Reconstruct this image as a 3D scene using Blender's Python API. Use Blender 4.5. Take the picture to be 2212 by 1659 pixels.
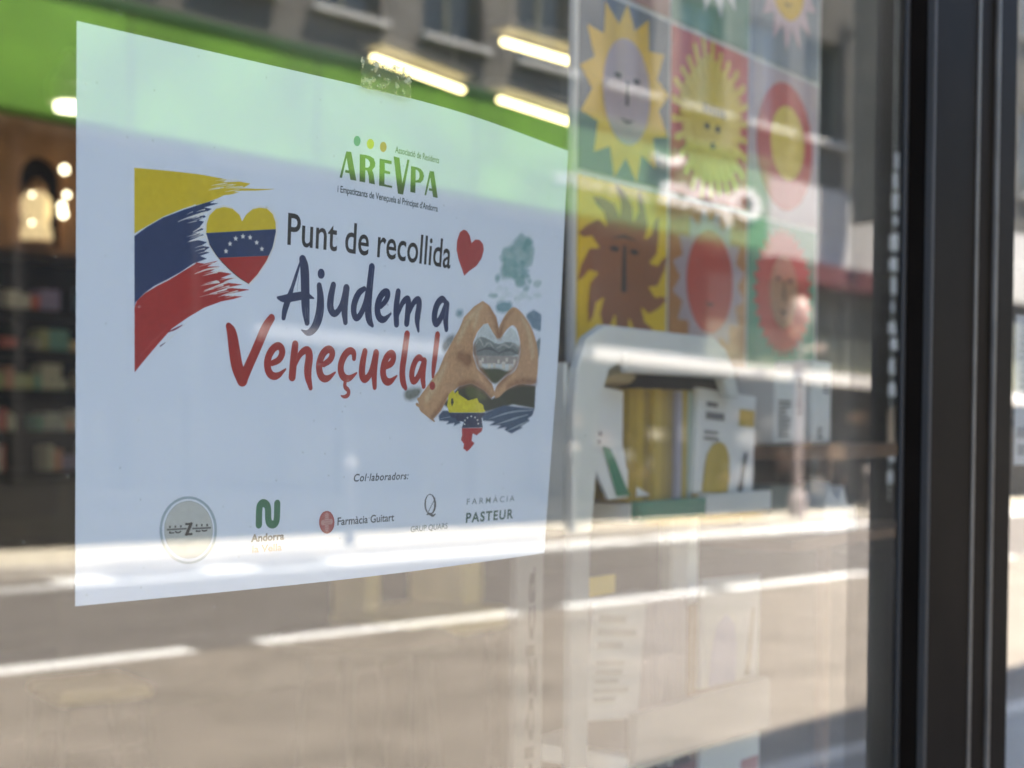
import bpy, bmesh, math, random
import numpy as np
from mathutils import Vector, Matrix
random.seed(7)
D = bpy.data
sc = bpy.context.scene
for o in list(D.objects):
    D.objects.remove(o, do_unlink=True)
COL = sc.collection
R = math.radians

# ------------------------------------------------------------------ camera
EYE = Vector((0.0, -0.474617, 1.45))
TH, PITCH, ROLL = 0.759472, -0.0223987, 0.00922813
f_ = Vector((math.cos(TH)*math.cos(PITCH), math.sin(TH)*math.cos(PITCH), math.sin(PITCH)))
r_ = Vector((math.sin(TH), -math.cos(TH), 0))
u_ = r_.cross(f_)
r2 = r_*math.cos(ROLL) + u_*math.sin(ROLL)
u2 = u_*math.cos(ROLL) - r_*math.sin(ROLL)
cam = D.objects.new('camera', D.cameras.new('camera'))
COL.objects.link(cam)
m = Matrix.Identity(4)
for i in range(3):
    m[i][0], m[i][1], m[i][2], m[i][3] = r2[i], u2[i], -f_[i], EYE[i]
cam.matrix_world = m
cam.data.sensor_width = 36
cam.data.lens = 36*3150/2212
cam.data.shift_y = 148.78/2212
cam.data.clip_start = 0.02
cam.data.clip_end = 400
cam.data.dof.use_dof = True
cam.data.dof.focus_distance = 0.61
cam.data.dof.aperture_fstop = 10.5
sc.camera = cam

# ------------------------------------------------------------------ sky, sun, exposure
SUN = Vector((0.22, 0.36, 0.91)).normalized()
world = D.worlds.new('World')
sc.world = world
world.use_nodes = True
nt = world.node_tree
bgn = nt.nodes['Background']
sky = nt.nodes.new('ShaderNodeTexSky')
sky.sky_type = 'NISHITA'
sky.sun_disc = False
sky.sun_elevation = math.asin(SUN.z)
sky.sun_rotation = math.atan2(SUN.x, SUN.y)
nt.links.new(sky.outputs[0], bgn.inputs[0])
bgn.inputs[1].default_value = 0.15
sl = D.lights.new('sun', 'SUN')
sl.energy = 4.8
sl.angle = R(0.55)
sl.color = (1.0, 0.90, 0.77)
sun = D.objects.new('sun', sl)
sun.rotation_euler = SUN.to_track_quat('Z', 'Y').to_euler()
sun.location = (0, 5, 20)
COL.objects.link(sun)
vs = sc.view_settings
vs.view_transform = 'Standard'
vs.look = 'None'
vs.exposure = 3.2
vs.gamma = 1.0
vs.use_curve_mapping = False
cy = sc.cycles
cy.use_denoising = True
cy.max_bounces = 10
cy.transparent_max_bounces = 24
cy.glossy_bounces = 5
cy.diffuse_bounces = 5
cy.caustics_reflective = False
cy.caustics_refractive = False
cy.sample_clamp_indirect = 6.0

# ------------------------------------------------------------------ materials
MATS = {}
def mat(name, col, rough=0.6, metal=0.0, var=0.12, scale=6.0, bump=0.0, emit=0.0, spec=0.4):
    """Principled material whose colour wanders a little with procedural noise."""
    if name in MATS:
        return MATS[name]
    M = D.materials.new(name); M.use_nodes = True
    n = M.node_tree; b = n.nodes['Principled BSDF']
    b.inputs['Roughness'].default_value = rough
    b.inputs['Metallic'].default_value = metal
    b.inputs['Specular IOR Level'].default_value = spec
    tc = n.nodes.new('ShaderNodeTexCoord'); nz = n.nodes.new('ShaderNodeTexNoise')
    nz.inputs['Scale'].default_value = scale; nz.inputs['Detail'].default_value = 6
    n.links.new(tc.outputs['Object'], nz.inputs['Vector'])
    rp = n.nodes.new('ShaderNodeValToRGB')
    lo, hi = 1-var, 1+var
    rp.color_ramp.elements[0].position = 0.3; rp.color_ramp.elements[1].position = 0.7
    rp.color_ramp.elements[0].color = (col[0]*lo, col[1]*lo, col[2]*lo, 1)
    rp.color_ramp.elements[1].color = (min(1, col[0]*hi), min(1, col[1]*hi), min(1, col[2]*hi), 1)
    n.links.new(nz.outputs[0], rp.inputs[0]); n.links.new(rp.outputs[0], b.inputs['Base Color'])
    if bump:
        bp = n.nodes.new('ShaderNodeBump'); bp.inputs['Strength'].default_value = bump; bp.inputs['Distance'].default_value = 0.004
        n.links.new(nz.outputs[0], bp.inputs['Height']); n.links.new(bp.outputs[0], b.inputs['Normal'])
    if emit:
        b.inputs['Emission Color'].default_value = (*col, 1); b.inputs['Emission Strength'].default_value = emit
    MATS[name] = M
    return M

def glass_mat(name, k, tint, dust_haze=0.016):
    """Coated shop glass: both faces mirror by the angle of view, the rest passes straight through, tinted."""
    M = D.materials.new(name); M.use_nodes = True
    n = M.node_tree; n.nodes.clear(); L = n.links.new
    out = n.nodes.new('ShaderNodeOutputMaterial'); mx = n.nodes.new('ShaderNodeMixShader')
    tr = n.nodes.new('ShaderNodeBsdfTransparent'); gl = n.nodes.new('ShaderNodeBsdfGlossy')
    tr.inputs[0].default_value = (*tint, 1); gl.inputs['Roughness'].default_value = 0.0
    g = n.nodes.new('ShaderNodeNewGeometry'); dt = n.nodes.new('ShaderNodeVectorMath'); dt.operation = 'DOT_PRODUCT'
    L(g.outputs['Incoming'], dt.inputs[0]); L(g.outputs['Normal'], dt.inputs[1])
    def mth(op, a, b=None):
        q = n.nodes.new('ShaderNodeMath'); q.operation = op
        for i, v in enumerate((a, b)):
            if v is None: continue
            if isinstance(v, (int, float)): q.inputs[i].default_value = v
            else: L(v, q.inputs[i])
        return q.outputs[0]
    c = mth('ABSOLUTE', dt.outputs['Value'])
    p = mth('POWER', mth('SUBTRACT', 1.0, c), 5.0)
    F = mth('ADD', mth('MULTIPLY', p, 0.97), 0.03)
    fac = mth('MINIMUM', mth('MULTIPLY', F, k), 0.9)
    L(fac, mx.inputs[0]); L(tr.outputs[0], mx.inputs[1]); L(gl.outputs[0], mx.inputs[2])
    # milky glare haze painted in, denser to the right, with street grime and wiping smears
    tc = n.nodes.new('ShaderNodeTexCoord'); mp = n.nodes.new('ShaderNodeMapping'); mp.inputs['Rotation'].default_value = (0, .5, 0); mp.inputs['Scale'].default_value = (9, 1, 3)
    nz = n.nodes.new('ShaderNodeTexNoise'); nz.inputs['Scale'].default_value = 1.6; nz.inputs['Detail'].default_value = 5
    L(tc.outputs['Object'], mp.inputs['Vector']); L(mp.outputs[0], nz.inputs['Vector'])
    sp = n.nodes.new('ShaderNodeTexVoronoi'); sp.inputs['Scale'].default_value = 95; L(tc.outputs['Object'], sp.inputs['Vector'])
    speck = mth('MULTIPLY', mth('LESS_THAN', sp.outputs['Distance'], 0.055), 0.10)
    sx = n.nodes.new('ShaderNodeSeparateXYZ'); L(tc.outputs['Object'], sx.inputs[0])
    mr = n.nodes.new('ShaderNodeMapRange'); L(sx.outputs[0], mr.inputs[0]); mr.inputs[1].default_value = .30; mr.inputs[2].default_value = .85; mr.inputs[3].default_value = .45; mr.inputs[4].default_value = 2.0
    haze_film = mth('ADD', mth('MULTIPLY', mth('MULTIPLY', mth('POWER', nz.outputs[0], 2.0), mr.outputs[0]), dust_haze*3.2), speck)
    df = n.nodes.new('ShaderNodeBsdfDiffuse'); df.inputs[0].default_value = (.78, .76, .70, 1)
    m2 = n.nodes.new('ShaderNodeMixShader'); L(haze_film, m2.inputs[0]); L(mx.outputs[0], m2.inputs[1]); L(df.outputs[0], m2.inputs[2]); L(m2.outputs[0], out.inputs[0])
    return M

GLASS = glass_mat('tinted_shop_glass', 2.9, (0.88, 0.90, 0.90))

def road_mat(name, a, b):
    M = D.materials.new(name); M.use_nodes = True
    n = M.node_tree; bs = n.nodes['Principled BSDF']; bs.inputs['Roughness'].default_value = 0.85
    tc = n.nodes.new('ShaderNodeTexCoord'); L = n.links.new
    n1 = n.nodes.new('ShaderNodeTexNoise'); n1.inputs['Scale'].default_value = 1.7; n1.inputs['Detail'].default_value = 9; n1.inputs['Roughness'].default_value = .68
    n2 = n.nodes.new('ShaderNodeTexNoise'); n2.inputs['Scale'].default_value = 60; n2.inputs['Detail'].default_value = 4
    L(tc.outputs['Object'], n1.inputs['Vector']); L(tc.outputs['Object'], n2.inputs['Vector'])
    mx = n.nodes.new('ShaderNodeMix'); mx.data_type = 'FLOAT'; mx.inputs[0].default_value = 0.4
    L(n1.outputs[0], mx.inputs[2]); L(n2.outputs[0], mx.inputs[3])
    rp = n.nodes.new('ShaderNodeValToRGB'); rp.color_ramp.elements[0].position = 0.36; rp.color_ramp.elements[1].position = 0.64
    rp.color_ramp.elements[0].color = (*a, 1); rp.color_ramp.elements[1].color = (*b, 1)
    L(mx.outputs[0], rp.inputs[0]); L(rp.outputs[0], bs.inputs['Base Color'])
    bp = n.nodes.new('ShaderNodeBump'); bp.inputs['Strength'].default_value = 0.3; L(n2.outputs[0], bp.inputs['Height']); L(bp.outputs[0], bs.inputs['Normal'])
    return M

# ------------------------------------------------------------------ mesh helpers
class MB:
    def __init__(s): s.v = []; s.f = []; s.m = []
    def add(s, vs, fs, mi=0):
        b = len(s.v); s.v += [tuple(q) for q in vs]; s.f += [tuple(b+i for i in q) for q in fs]; s.m += [mi]*len(fs); return s
    def box(s, x0, x1, y0, y1, z0, z1, mi=0, rot=None):
        vs = [Vector((x, y, z)) for x in (x0, x1) for y in (y0, y1) for z in (z0, z1)]
        if rot:
            c = Vector(((x0+x1)/2, (y0+y1)/2, (z0+z1)/2)); Rm = Matrix.Rotation(rot[1], 3, rot[0]); vs = [Rm @ (q-c)+c for q in vs]
        return s.add(vs, [(0,1,3,2),(4,6,7,5),(0,4,5,1),(2,3,7,6),(0,2,6,4),(1,5,7,3)], mi)
    def prism(s, pts, y0, y1, mi=0):
        """Outline in the x-z plane, given depth from y0 (front) to y1."""
        n = len(pts); a = sum(pts[i][0]*pts[(i+1) % n][1]-pts[(i+1) % n][0]*pts[i][1] for i in range(n))
        if a < 0: pts = pts[::-1]
        vs = [(x, y0, z) for x, z in pts]+[(x, y1, z) for x, z in pts]
        return s.add(vs, [tuple(range(n)), tuple(range(2*n-1, n-1, -1))]+[(i, n+i, n+(i+1) % n, (i+1) % n) for i in range(n)], mi)
    def tube(s, p0, p1, r, n=10, mi=0, r1=None):
        p0 = Vector(p0); p1 = Vector(p1); r1 = r if r1 is None else r1
        d = (p1-p0).normalized(); a = d.orthogonal().normalized(); b = d.cross(a)
        vs = [p0+(a*math.cos(t)+b*math.sin(t))*r for t in [2*math.pi*i/n for i in range(n)]]
        vs += [p1+(a*math.cos(t)+b*math.sin(t))*r1 for t in [2*math.pi*i/n for i in range(n)]]
        return s.add(vs, [(i, (i+1) % n, n+(i+1) % n, n+i) for i in range(n)]+[tuple(range(n-1, -1, -1)), tuple(range(n, 2*n))], mi)
    def lathe(s, prof, c=(0, 0, 0), n=16, mi=0):
        vs = []; fs = []
        for r, z in prof:
            vs += [(c[0]+r*math.cos(2*math.pi*i/n), c[1]+r*math.sin(2*math.pi*i/n), c[2]+z) for i in range(n)]
        for j in range(len(prof)-1):
            fs += [(j*n+i, j*n+(i+1) % n, (j+1)*n+(i+1) % n, (j+1)*n+i) for i in range(n)]
        fs += [tuple(range(n-1, -1, -1)), tuple(range((len(prof)-1)*n, len(prof)*n))]
        return s.add(vs, fs, mi)
    def build(s, name, mats, parent=None, bevel=0, smooth=False):
        me = D.meshes.new(name); me.from_pydata(s.v, [], s.f); me.validate(); me.update()
        for q in (mats if isinstance(mats, (list, tuple)) else [mats]): me.materials.append(q)
        if isinstance(mats, (list, tuple)):
            for p, i in zip(me.polygons, s.m): p.material_index = i
        if smooth:
            for p in me.polygons: p.use_smooth = True
        o = D.objects.new(name, me); COL.objects.link(o)
        if parent is not None: o.parent = parent
        if bevel:
            w = o.modifiers.new('edge', 'BEVEL'); w.width = bevel; w.segments = 2; w.limit_method = 'ANGLE'
        return o
def tag(o, label=None, cat=None, group=None, kind=None):
    for k_, v_ in (('label', label), ('category', cat), ('group', group), ('kind', kind)):
        if v_: o[k_] = v_
    return o
def thing(name, label, cat, loc=(0, 0, 0), rz=0.0, group=None):
    o = D.objects.new(name, None); o.empty_display_size = 0.1; COL.objects.link(o)
    o.location = loc; o.rotation_euler = (0, 0, rz)
    return tag(o, label, cat, group)
def struct(o): return tag(o, kind='structure')

YF = -0.008                                             # outer face of the window glass
PHI = R(6.7)                                            # the shop's fittings stand a little skew to the window
IA = Vector((math.cos(PHI), math.sin(PHI), 0)); IN = Vector((-math.sin(PHI), math.cos(PHI), 0)); IO = Vector((0.9, 0.28, 0))
def shop(t, d, z=0.0): return IO+IA*t+IN*d+Vector((0, 0, z))
EPS = R(3.5)                                            # the street runs a little skew to the window
SA = Vector((math.cos(EPS), math.sin(EPS), 0)); SD = Vector((math.sin(EPS), -math.cos(EPS), 0)); SO = Vector((11, 2*YF, 0))
def street(s, d, z=0.0): return SO+SA*s+SD*d+Vector((0, 0, z))
EF = R(7.5)                                             # facade across the street
FO = Vector((14.81856, 2*YF-13.29167, 0))

# ------------------------------------------------------------------ ground, road, pavements
M_ground = mat('ground_soil', (0.16, 0.15, 0.13), 0.9, scale=0.4)
struct(MB().box(-150, 150, -150, 150, -0.6, -0.30).build('ground', M_ground))
road = struct(MB().box(-60, 70, -12.16, -2.6, -0.30, -0.12).build('road', road_mat('road_asphalt', (0.112, 0.099, 0.088), (0.160, 0.142, 0.127))))
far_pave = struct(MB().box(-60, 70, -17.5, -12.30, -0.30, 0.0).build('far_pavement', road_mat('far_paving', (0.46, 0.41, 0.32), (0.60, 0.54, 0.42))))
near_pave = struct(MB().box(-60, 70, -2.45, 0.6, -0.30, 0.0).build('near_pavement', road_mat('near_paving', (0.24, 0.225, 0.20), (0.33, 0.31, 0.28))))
kerb_f = struct(MB().box(-60, 70, -12.30, -12.16, -0.30, 0.004).build('far_kerb', mat('kerb_stone', (0.55, 0.50, 0.43), 0.8, scale=3)))
kerb_n = struct(MB().box(-60, 70, -2.6, -2.45, -0.30, 0.004).build('near_kerb', MATS['kerb_stone']))
lane = struct(MB().box(-60, 70, -7.38, -2.62, -0.13, -0.116).build('near_lane', road_mat('worn_asphalt', (0.150, 0.128, 0.104), (0.275, 0.236, 0.195))))
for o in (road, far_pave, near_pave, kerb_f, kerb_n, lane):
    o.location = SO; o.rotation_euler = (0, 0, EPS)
M_paint = mat('road_paint', (0.78, 0.77, 0.74), 0.7, var=0.06, scale=9)
M_paint2 = mat('worn_road_paint', (0.46, 0.45, 0.43), 0.8, var=0.25, scale=5)
def strip(name, s0, s1, d0, d1, z, m_):
    o = MB().box(s0, s1, -d1, -d0, z-0.004, z+0.002).build(name, m_, road)
    return o
for s0, s1 in ((-19.6, -17.4), (-16.9, -14.6), (-14.1, -11.9), (-11.4, -9.0), (-8.5, -5.86), (-5.33, -2.85), (-2.31, -0.43), (-0.13, 2.2), (2.9, 5.2), (5.7, 8.1), (8.6, 11.1), (11.6, 14.0), (14.5, 17)):
    strip('lane_dash', s0, s1, 7.36, 7.57, -0.112, M_paint)
strip('edge_line', -40, 50, 11.28, 11.58, -0.112, M_paint2)
for s0, s1 in ((-6.6, -5.9), (-4.75, -4.2), (-3.15, -2.55), (-1.6, 3.4), (3.6, 8.9), (9.1, 14)):
    strip('edge_dash', s0, s1, 11.62, 12.05, -0.112, M_paint)
strip('yellow_line', 4.6, 7.2, 12.62, 12.8, 0.004, mat('yellow_paint', (0.70, 0.48, 0.06), 0.7))

# ------------------------------------------------------------------ building across the street
M_stone = mat('grey_stone', (0.14, 0.13, 0.11), 0.85, var=0.30, scale=1.3, bump=0.2)
M_stone2 = mat('pale_stone', (0.40, 0.385, 0.355), 0.85, var=0.12, scale=1.5)
M_dark = mat('dark_void', (0.012, 0.011, 0.010), 0.7)
M_pane = mat('dark_pane', (0.02, 0.026, 0.024), 0.12, spec=0.5)
M_olive = mat('olive_panel', (0.15, 0.155, 0.11), 0.6)
M_white = mat('white_trim', (0.74, 0.70, 0.64), 0.6, var=0.06)
M_maroon = mat('maroon_awning', (0.10, 0.018, 0.02), 0.8)
M_green = mat('green_fascia', (0.14, 0.31, 0.022), 0.5, var=0.30, scale=1.1)
M_letter = mat('white_sign_letters', (0.82, 0.80, 0.74), 0.5, var=0.03)
SLOPE = -0.045
fac = thing('stone_building', 'grey stone building across the street with a green shop fascia', 'building', FO, EF)
def shear(mb):
    mb.v = [(x, y, z+SLOPE*x) for x, y, z in mb.v]; return mb
def wallgrid(mb, x0, x1, z0, z1, y0, y1, ops, mi=0):
    xs = sorted({x0, x1, *[q for o in ops for q in o[:2]]}); zs = sorted({z0, z1, *[q for o in ops for q in o[2:]]})
    for i in range(len(xs)-1):
        for j in range(len(zs)-1):
            cx, cz = (xs[i]+xs[i+1])/2, (zs[j]+zs[j+1])/2
            if not any(o[0] < cx < o[1] and o[2] < cz < o[3] for o in ops):
                mb.box(xs[i], xs[i+1], y0, y1, zs[j], zs[j+1], mi)
wins = []
for xc in (-12.4, -10.8, -9.2, -7.6, -6.0, -4.55, -2.98, -1.34, 0.25, 1.85, 3.4, 4.87, 6.25, 7.9, 9.4, 11, 12.6, 14.2, 15.8, 17.4):
    for zb in (6.38, 9.4):
        wins.append((xc-0.5, xc+0.5, zb, zb+1.65))
mb = MB(); wallgrid(mb, -16, 4.0, 4.3, 13.2, -0.35, 0.0, wins); shear(mb).build('wall', [M_stone], fac)
mb = MB(); wallgrid(mb, 4.0, 20, 4.3, 13.2, -0.35, 0.0, [w for w in wins if w[1] > 4.0]); shear(mb).build('wall', [mat('mid_stone', (0.19, 0.185, 0.165), 0.85, var=0.25, scale=1.3)], fac)
shear(MB().box(-16, 20, -8, -0.36, 4.4, 13.1)).build('core', M_dark, fac)
shear(MB().box(-16, 20, -8.2, 0.25, 13.2, 13.6)).build('cornice', M_stone2, fac)
shear(MB().box(4.75, 20, -0.3, 0.05, 4.32, 5.6)).build('pale_band', M_stone2, fac)
for a, b, z0, z1 in wins:
    q = MB()
    for bx in ((a, a+.07, z0, z1), (b-.07, b, z0, z1), (a+.07, b-.07, z0, z0+.07), (a+.07, b-.07, z1-.07, z1), ((a+b)/2-.03, (a+b)/2+.03, z0+.07, z1-.07)):
        q.box(bx[0], bx[1], -0.22, -0.15, bx[2], bx[3])
    w = shear(q).build('window', M_olive, fac)
    shear(MB().box(a+.07, b-.07, -0.20, -0.18, z0+.07, z1-.07)).build('pane', M_pane, w)
    shear(MB().box(a-.06, b+.06, 0.002, 0.14, z0-.08, z0)).build('sill', mat('sill_stone', (.46, .44, .40), .7), w)
# green shop fascia with its white channel letters
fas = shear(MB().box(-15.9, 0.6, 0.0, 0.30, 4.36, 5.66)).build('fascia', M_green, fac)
shear(MB().box(0.606, 4.6, 0.0, 0.295, 4.36, 5.66)).build('fascia', mat('duller_green_fascia', (0.10, 0.21, 0.085), 0.5, var=0.18, scale=0.7), fac)['label'] = 'duller right length of the green fascia'  # right length in a duller green than the left
for xs_ in (-13.2, -10.8, -8.4, -6.0, -3.6, -1.2, 3.0): shear(MB().box(xs_-.012, xs_+.012, 0.296, 0.302, 4.37, 5.65)).build('fascia_joint', M_dark, fas)
shear(MB().box(-15.9, 4.62, 0.0, 0.33, 5.66, 5.76)).build('fascia_trim', mat('dark_green_trim', (0.03, 0.09, 0.02), 0.5), fas)

def text_tris(txt, bold=0.0, track=1.0):
    cu = D.curves.new('t', 'FONT'); cu.body = txt; cu.size = 1; cu.offset = bold; cu.space_character = track; cu.resolution_u = 4
    ob = D.objects.new('t', cu); COL.objects.link(ob)
    dg = bpy.context.evaluated_depsgraph_get(); me = ob.evaluated_get(dg).to_mesh()
    me.calc_loop_triangles()
    P = np.array([v.co[:2] for v in me.vertices]) if len(me.vertices) else np.zeros((0, 2))
    T = [tuple(t.vertices) for t in me.loop_triangles]
    ob.evaluated_get(dg).to_mesh_clear(); D.objects.remove(ob); D.curves.remove(cu)
    return P, T
def text_mb(mb, txt, x0, x1, z0, z1, y, dirx=1, bold=0.02, mi=0, thick=0.0, vert=False):
    """Lettering fitted into a box of the plane y; dirx -1 writes towards -x; vert writes upwards."""
    P, T = text_tris(txt, bold)
    lo, hi = P.min(0), P.max(0); Q = (P-lo)/(hi-lo)
    if vert: pts = [(x0+(x1-x0)*(1-b), z0+(z1-z0)*a) for a, b in Q]
    else: pts = [((x0+(x1-x0)*a) if dirx > 0 else (x1-(x1-x0)*a), z0+(z1-z0)*b) for a, b in Q]
    mb.add([(x, y, z) for x, z in pts], T, mi)
    return mb
lt = MB()
text_mb(lt, 'Optica', 2.15, 4.35, 4.60, 5.22, 0.36, -1, 0.03)
lt.tube((2.0, 0.35, 5.38), (2.35, 0.35, 5.32), 0.07, 8); lt.tube((2.35, 0.35, 5.32), (2.6, 0.35, 5.40), 0.07, 8)
lo_ = shear(lt).build('sign_letters', M_letter, fas)
so_ = lo_.modifiers.new('depth', 'SOLIDIFY'); so_.thickness = 0.05
l2 = MB(); text_mb(l2, 'CENTRE AUDITIU', 0.2, 2.0, 4.74, 4.90, 0.312, -1, 0.01); shear(l2).build('small_letters', M_letter, fas)
# shopfront below
shear(MB().box(-16, 20, -0.9, -0.8, -0.6, 4.36)).build('shop_interior', M_dark, fac)
sf = MB()
for x in [-15.6+2.1*i for i in range(10)]: sf.box(x, x+0.12, -0.2, -0.02, -0.5, 4.32)
shear(sf).build('shop_post', M_dark, fac)
shear(MB().box(1.0, 20, -0.1, 0.25, 2.38, 2.56)).build('transom', M_white, fac)
shear(MB().box(-4.3, -1.5, -0.1, 0.1, 2.22, 2.40)).build('transom', mat('dull_transom', (0.22, 0.21, 0.20), 0.7), fac)
shear(MB().box(4.7, 9.0, -0.12, 0.4, 3.98, 4.28)).build('awning', M_maroon, fac)
for i in range(8):
    shear(MB().box(3.6+i*1.1, 4.62+i*1.1, -0.16, -0.06, 2.62, 3.22)).build('panel', M_olive, fac)
    shear(MB().box(3.6+i*1.1, 4.62+i*1.1, -0.16, -0.06, 3.28, 3.94)).build('panel', mat('dark_olive_panel', (0.075, 0.078, 0.06), 0.5), fac)
shear(MB().box(-16, 20, -0.25, 0.03, -0.6, 0.35)).build('plinth', M_dark, fac)
# lit goods seen in the far shopfront
g_ = MB()
for i in range(40):
    x = random.uniform(1, 12); z = random.uniform(0.5, 1.9); w = random.uniform(.1, .45); h = random.uniform(.08, .3)
    g_.box(x, x+w, -0.7-i*0.002, -0.62-i*0.002, z, z+h, i % 4)
gd = shear(g_).build('window_display', [mat('goods_tan', (.30, .2, .12)), mat('goods_grey', (.16, .17, .17)), mat('goods_brown', (.10, .06, .04)), mat('goods_white', (.5, .48, .44))], fac); gd['kind'] = 'stuff'
# blade sign
bs = thing('blade_sign', 'olive grey blade sign projecting from the stone building', 'sign', FO+Vector((math.cos(EF)*6.9, math.sin(EF)*6.9, 0)), EF)
MB().box(-0.07, 0.07, 0.12, 0.95, 4.75, 8.6).build('sign_board', mat('blade_grey', (0.14, 0.14, 0.115), 0.5), bs, bevel=0.05)
for zz in (5.2, 7.9): MB().box(-0.03, 0.03, -0.02, 0.12, zz, zz+0.1).build('bracket', M_dark, bs)
# neighbour buildings
for x0, x1, h, c, nm in ((-46, -16.2, 11, (0.42, 0.36, 0.28), 'ochre rendered house beside the stone building'), (20.2, 52, 12, (0.36, 0.35, 0.33), 'tall pale house beyond the stone building')):
    hb = thing('rendered_house', nm, 'building', FO, EF)
    ww = [(x0+1+i*2.4, x0+2.2+i*2.4, zb, zb+1.6) for i in range(int((x1-x0-1)/2.4)) for zb in (1.0, 4.6, 7.6)]
    q = MB(); wallgrid(q, x0, x1, -0.5, h, -0.4, 0.0, ww); q.build('wall', mat('render_'+nm[:5], c, 0.85, var=0.1, scale=1), hb)
    MB().box(x0, x1, -8, -0.41, -0.5, h-.05).build('core', M_dark, hb)
    MB().box(x0, x1, -8.1, 0.3, h, h+0.3).build('roof', M_stone2, hb)
    for a, b, z0, z1 in ww:
        w = MB().box(a, b, -0.3, -0.27, z0, z1).build('window', M_pane, hb)
# street furniture on the far kerb
M_post = mat('post_metal', (0.10, 0.09, 0.085), 0.5, metal=0.4)
for s, d, h, lb in ((-0.9, 12.35, 1.0, 'grey bollard left of the street lamp on the far kerb'), (2.71, 12.35, 1.15, 'grey bollard nearest the street lamp on the far kerb'), (9.63, 12.4, 0.75, 'short grey bollard right of the street lamp')):
    b_ = thing('bollard', lb, 'bollard', street(s, d), EPS, 'bollards along the far kerb')
    MB().lathe([(.075, 0), (.075, .06), (.05, .1), (.05, h-.1)]).build('post', M_post, b_, smooth=False)
    MB().lathe([(.05, h-.1), (.062, h-.06), (.055, h-.01), (.01, h)]).build('cap', mat('cap_metal', (.45, .4, .36), .5), b_)
l_ = thing('street_lamp', 'slim street lamp with a pale globe on the far kerb', 'street lamp', street(7.75, 12.4), EPS)
MB().lathe([(.14, 0), (.14, .3), (.07, .4), (.06, 2.75), (.1, 2.8)]).build('pole', mat('lamp_pole', (.34, .27, .25), .5), l_)
MB().lathe([(.1, 2.8), (.17, 2.92), (.2, 3.1), (.16, 3.28), (.08, 3.38), (.01, 3.4)]).build('globe', mat('lamp_globe', (.46, .37, .31), .25), l_, smooth=True)
MB().tube((.05, 0, 2.6), (.5, 0, 2.62), .03).lathe([(.02, 0), (.09, .03), (.09, .12), (.02, .14)], (.55, 0, 2.56)).build('side_arm', MATS['lamp_globe'], l_)

# ------------------------------------------------------------------ the shop building and its window
M_alu = mat('dark_aluminium', (0.0046, 0.0036, 0.0029), 0.45, metal=0.0, var=0.25, scale=20, bump=0.05, spec=0.02)
M_rib = mat('edge_lit_rib', (0.06, 0.056, 0.05), 0.4, metal=0.0, var=0.25, scale=30)  # light caught on the rib edges is put into this paler colour
M_gask = mat('rubber_gasket', (0.006, 0.0062, 0.0066), 0.7, var=0.2, scale=30)
M_wallw = mat('shop_wall', (0.42, 0.40, 0.36), 0.85)
sb = thing('shop_building', 'shop building with dark framed display windows at street level', 'building')
MB().box(-40, 50, -0.06, 0.22, 2.95, 8.75).box(-40, -2.4, -0.06, 0.22, -0.25, 2.95).box(7.0, 50, -0.06, 0.22, -0.25, 2.95).box(-2.4, 7.0, -0.06, 0.22, -0.25, 0.28).build('wall', M_wallw, sb)
MB().box(-40, 50, -0.06, 9.3, 8.75, 9.0).build('roof', M_wallw, sb)
MB().box(-40, 50, 9.0, 9.3, -0.25, 8.75).build('rear_wall', M_wallw, sb)
M_floor = mat('shop_floor', (0.10, 0.085, 0.07), 0.6, scale=2)
M_in = mat('shop_inner_wall', (0.11, 0.10, 0.088), 0.8)
struct(MB().box(-6, 14, 0.23, 8.9, -0.05, 0.02).build('shop_floor', M_floor))
struct(MB().box(-6, 14, 0.23, 8.9, 3.0, 3.15).build('shop_ceiling', mat('ceiling_grey', (0.13, 0.125, 0.11), 0.8, var=0.2, scale=0.6)))
struct(MB().box(-6, 14, 8.7, 8.9, 0.02, 3.0).build('back_wall', M_in))
struct(MB().box(-6.1, -6, 0.23, 8.7, 0.02, 3.0).build('left_wall', M_in))
struct(MB().box(14, 14.1, 0.23, 8.7, 0.02, 3.0).build('right_wall', M_in))

X0, X1 = 0.8546, 0.976                                 # mullion faces
YM = -0.0276
win = thing('shop_window', 'reflecting shop window between sill, head and dark ribbed mullion', 'window', (0, 0, 0))
MB().box(-2.3, X0+0.02, YF, 0.0, 0.40, 2.85).build('glass_pane', GLASS, win)
MB().box(-2.36, X0, YM, 0.06, 0.28, 0.40).build('sill', M_alu, win, bevel=0.002)
MB().box(-2.36, X0, YM, 0.06, 2.85, 2.95).build('head', M_alu, win, bevel=0.002)
MB().box(-2.40, -2.3, YM, 0.06, 0.40, 2.85).build('jamb', M_alu, win, bevel=0.002)
win2 = thing('shop_window', 'next shop window beyond the dark ribbed mullion', 'window', (0, 0, 0))
MB().box(X1-0.02, 4.0, YF, 0.0, 0.40, 2.85).build('glass_pane', GLASS, win2)
MB().box(X1, 7.0, YM, 0.06, 0.28, 0.40).build('sill', M_alu, win2, bevel=0.002)
MB().box(X1, 7.0, YM, 0.06, 2.85, 2.95).build('head', M_alu, win2, bevel=0.002)
MB().box(4.0, 4.1, YM, 0.06, 0.40, 2.85).build('jamb', M_alu, win2, bevel=0.002)
MB().box(4.1, 7.0, YF, 0.0, 0.40, 2.85).build('glass_pane', GLASS, win2)
mul = thing('window_mullion', 'dark metal mullion with two thin pale ribs right of the poster', 'mullion', (0, 0, 0))
MB().box(X0, 0.9165, YM, YF-0.0004, 0.28, 2.95).box(0.9195, 0.9455, YM+0.0015, YF-0.0004, 0.28, 2.95).box(0.9485, X1, YM, YF-0.0004, 0.28, 2.95).build('profile', M_alu, mul, bevel=0.0012)
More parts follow.
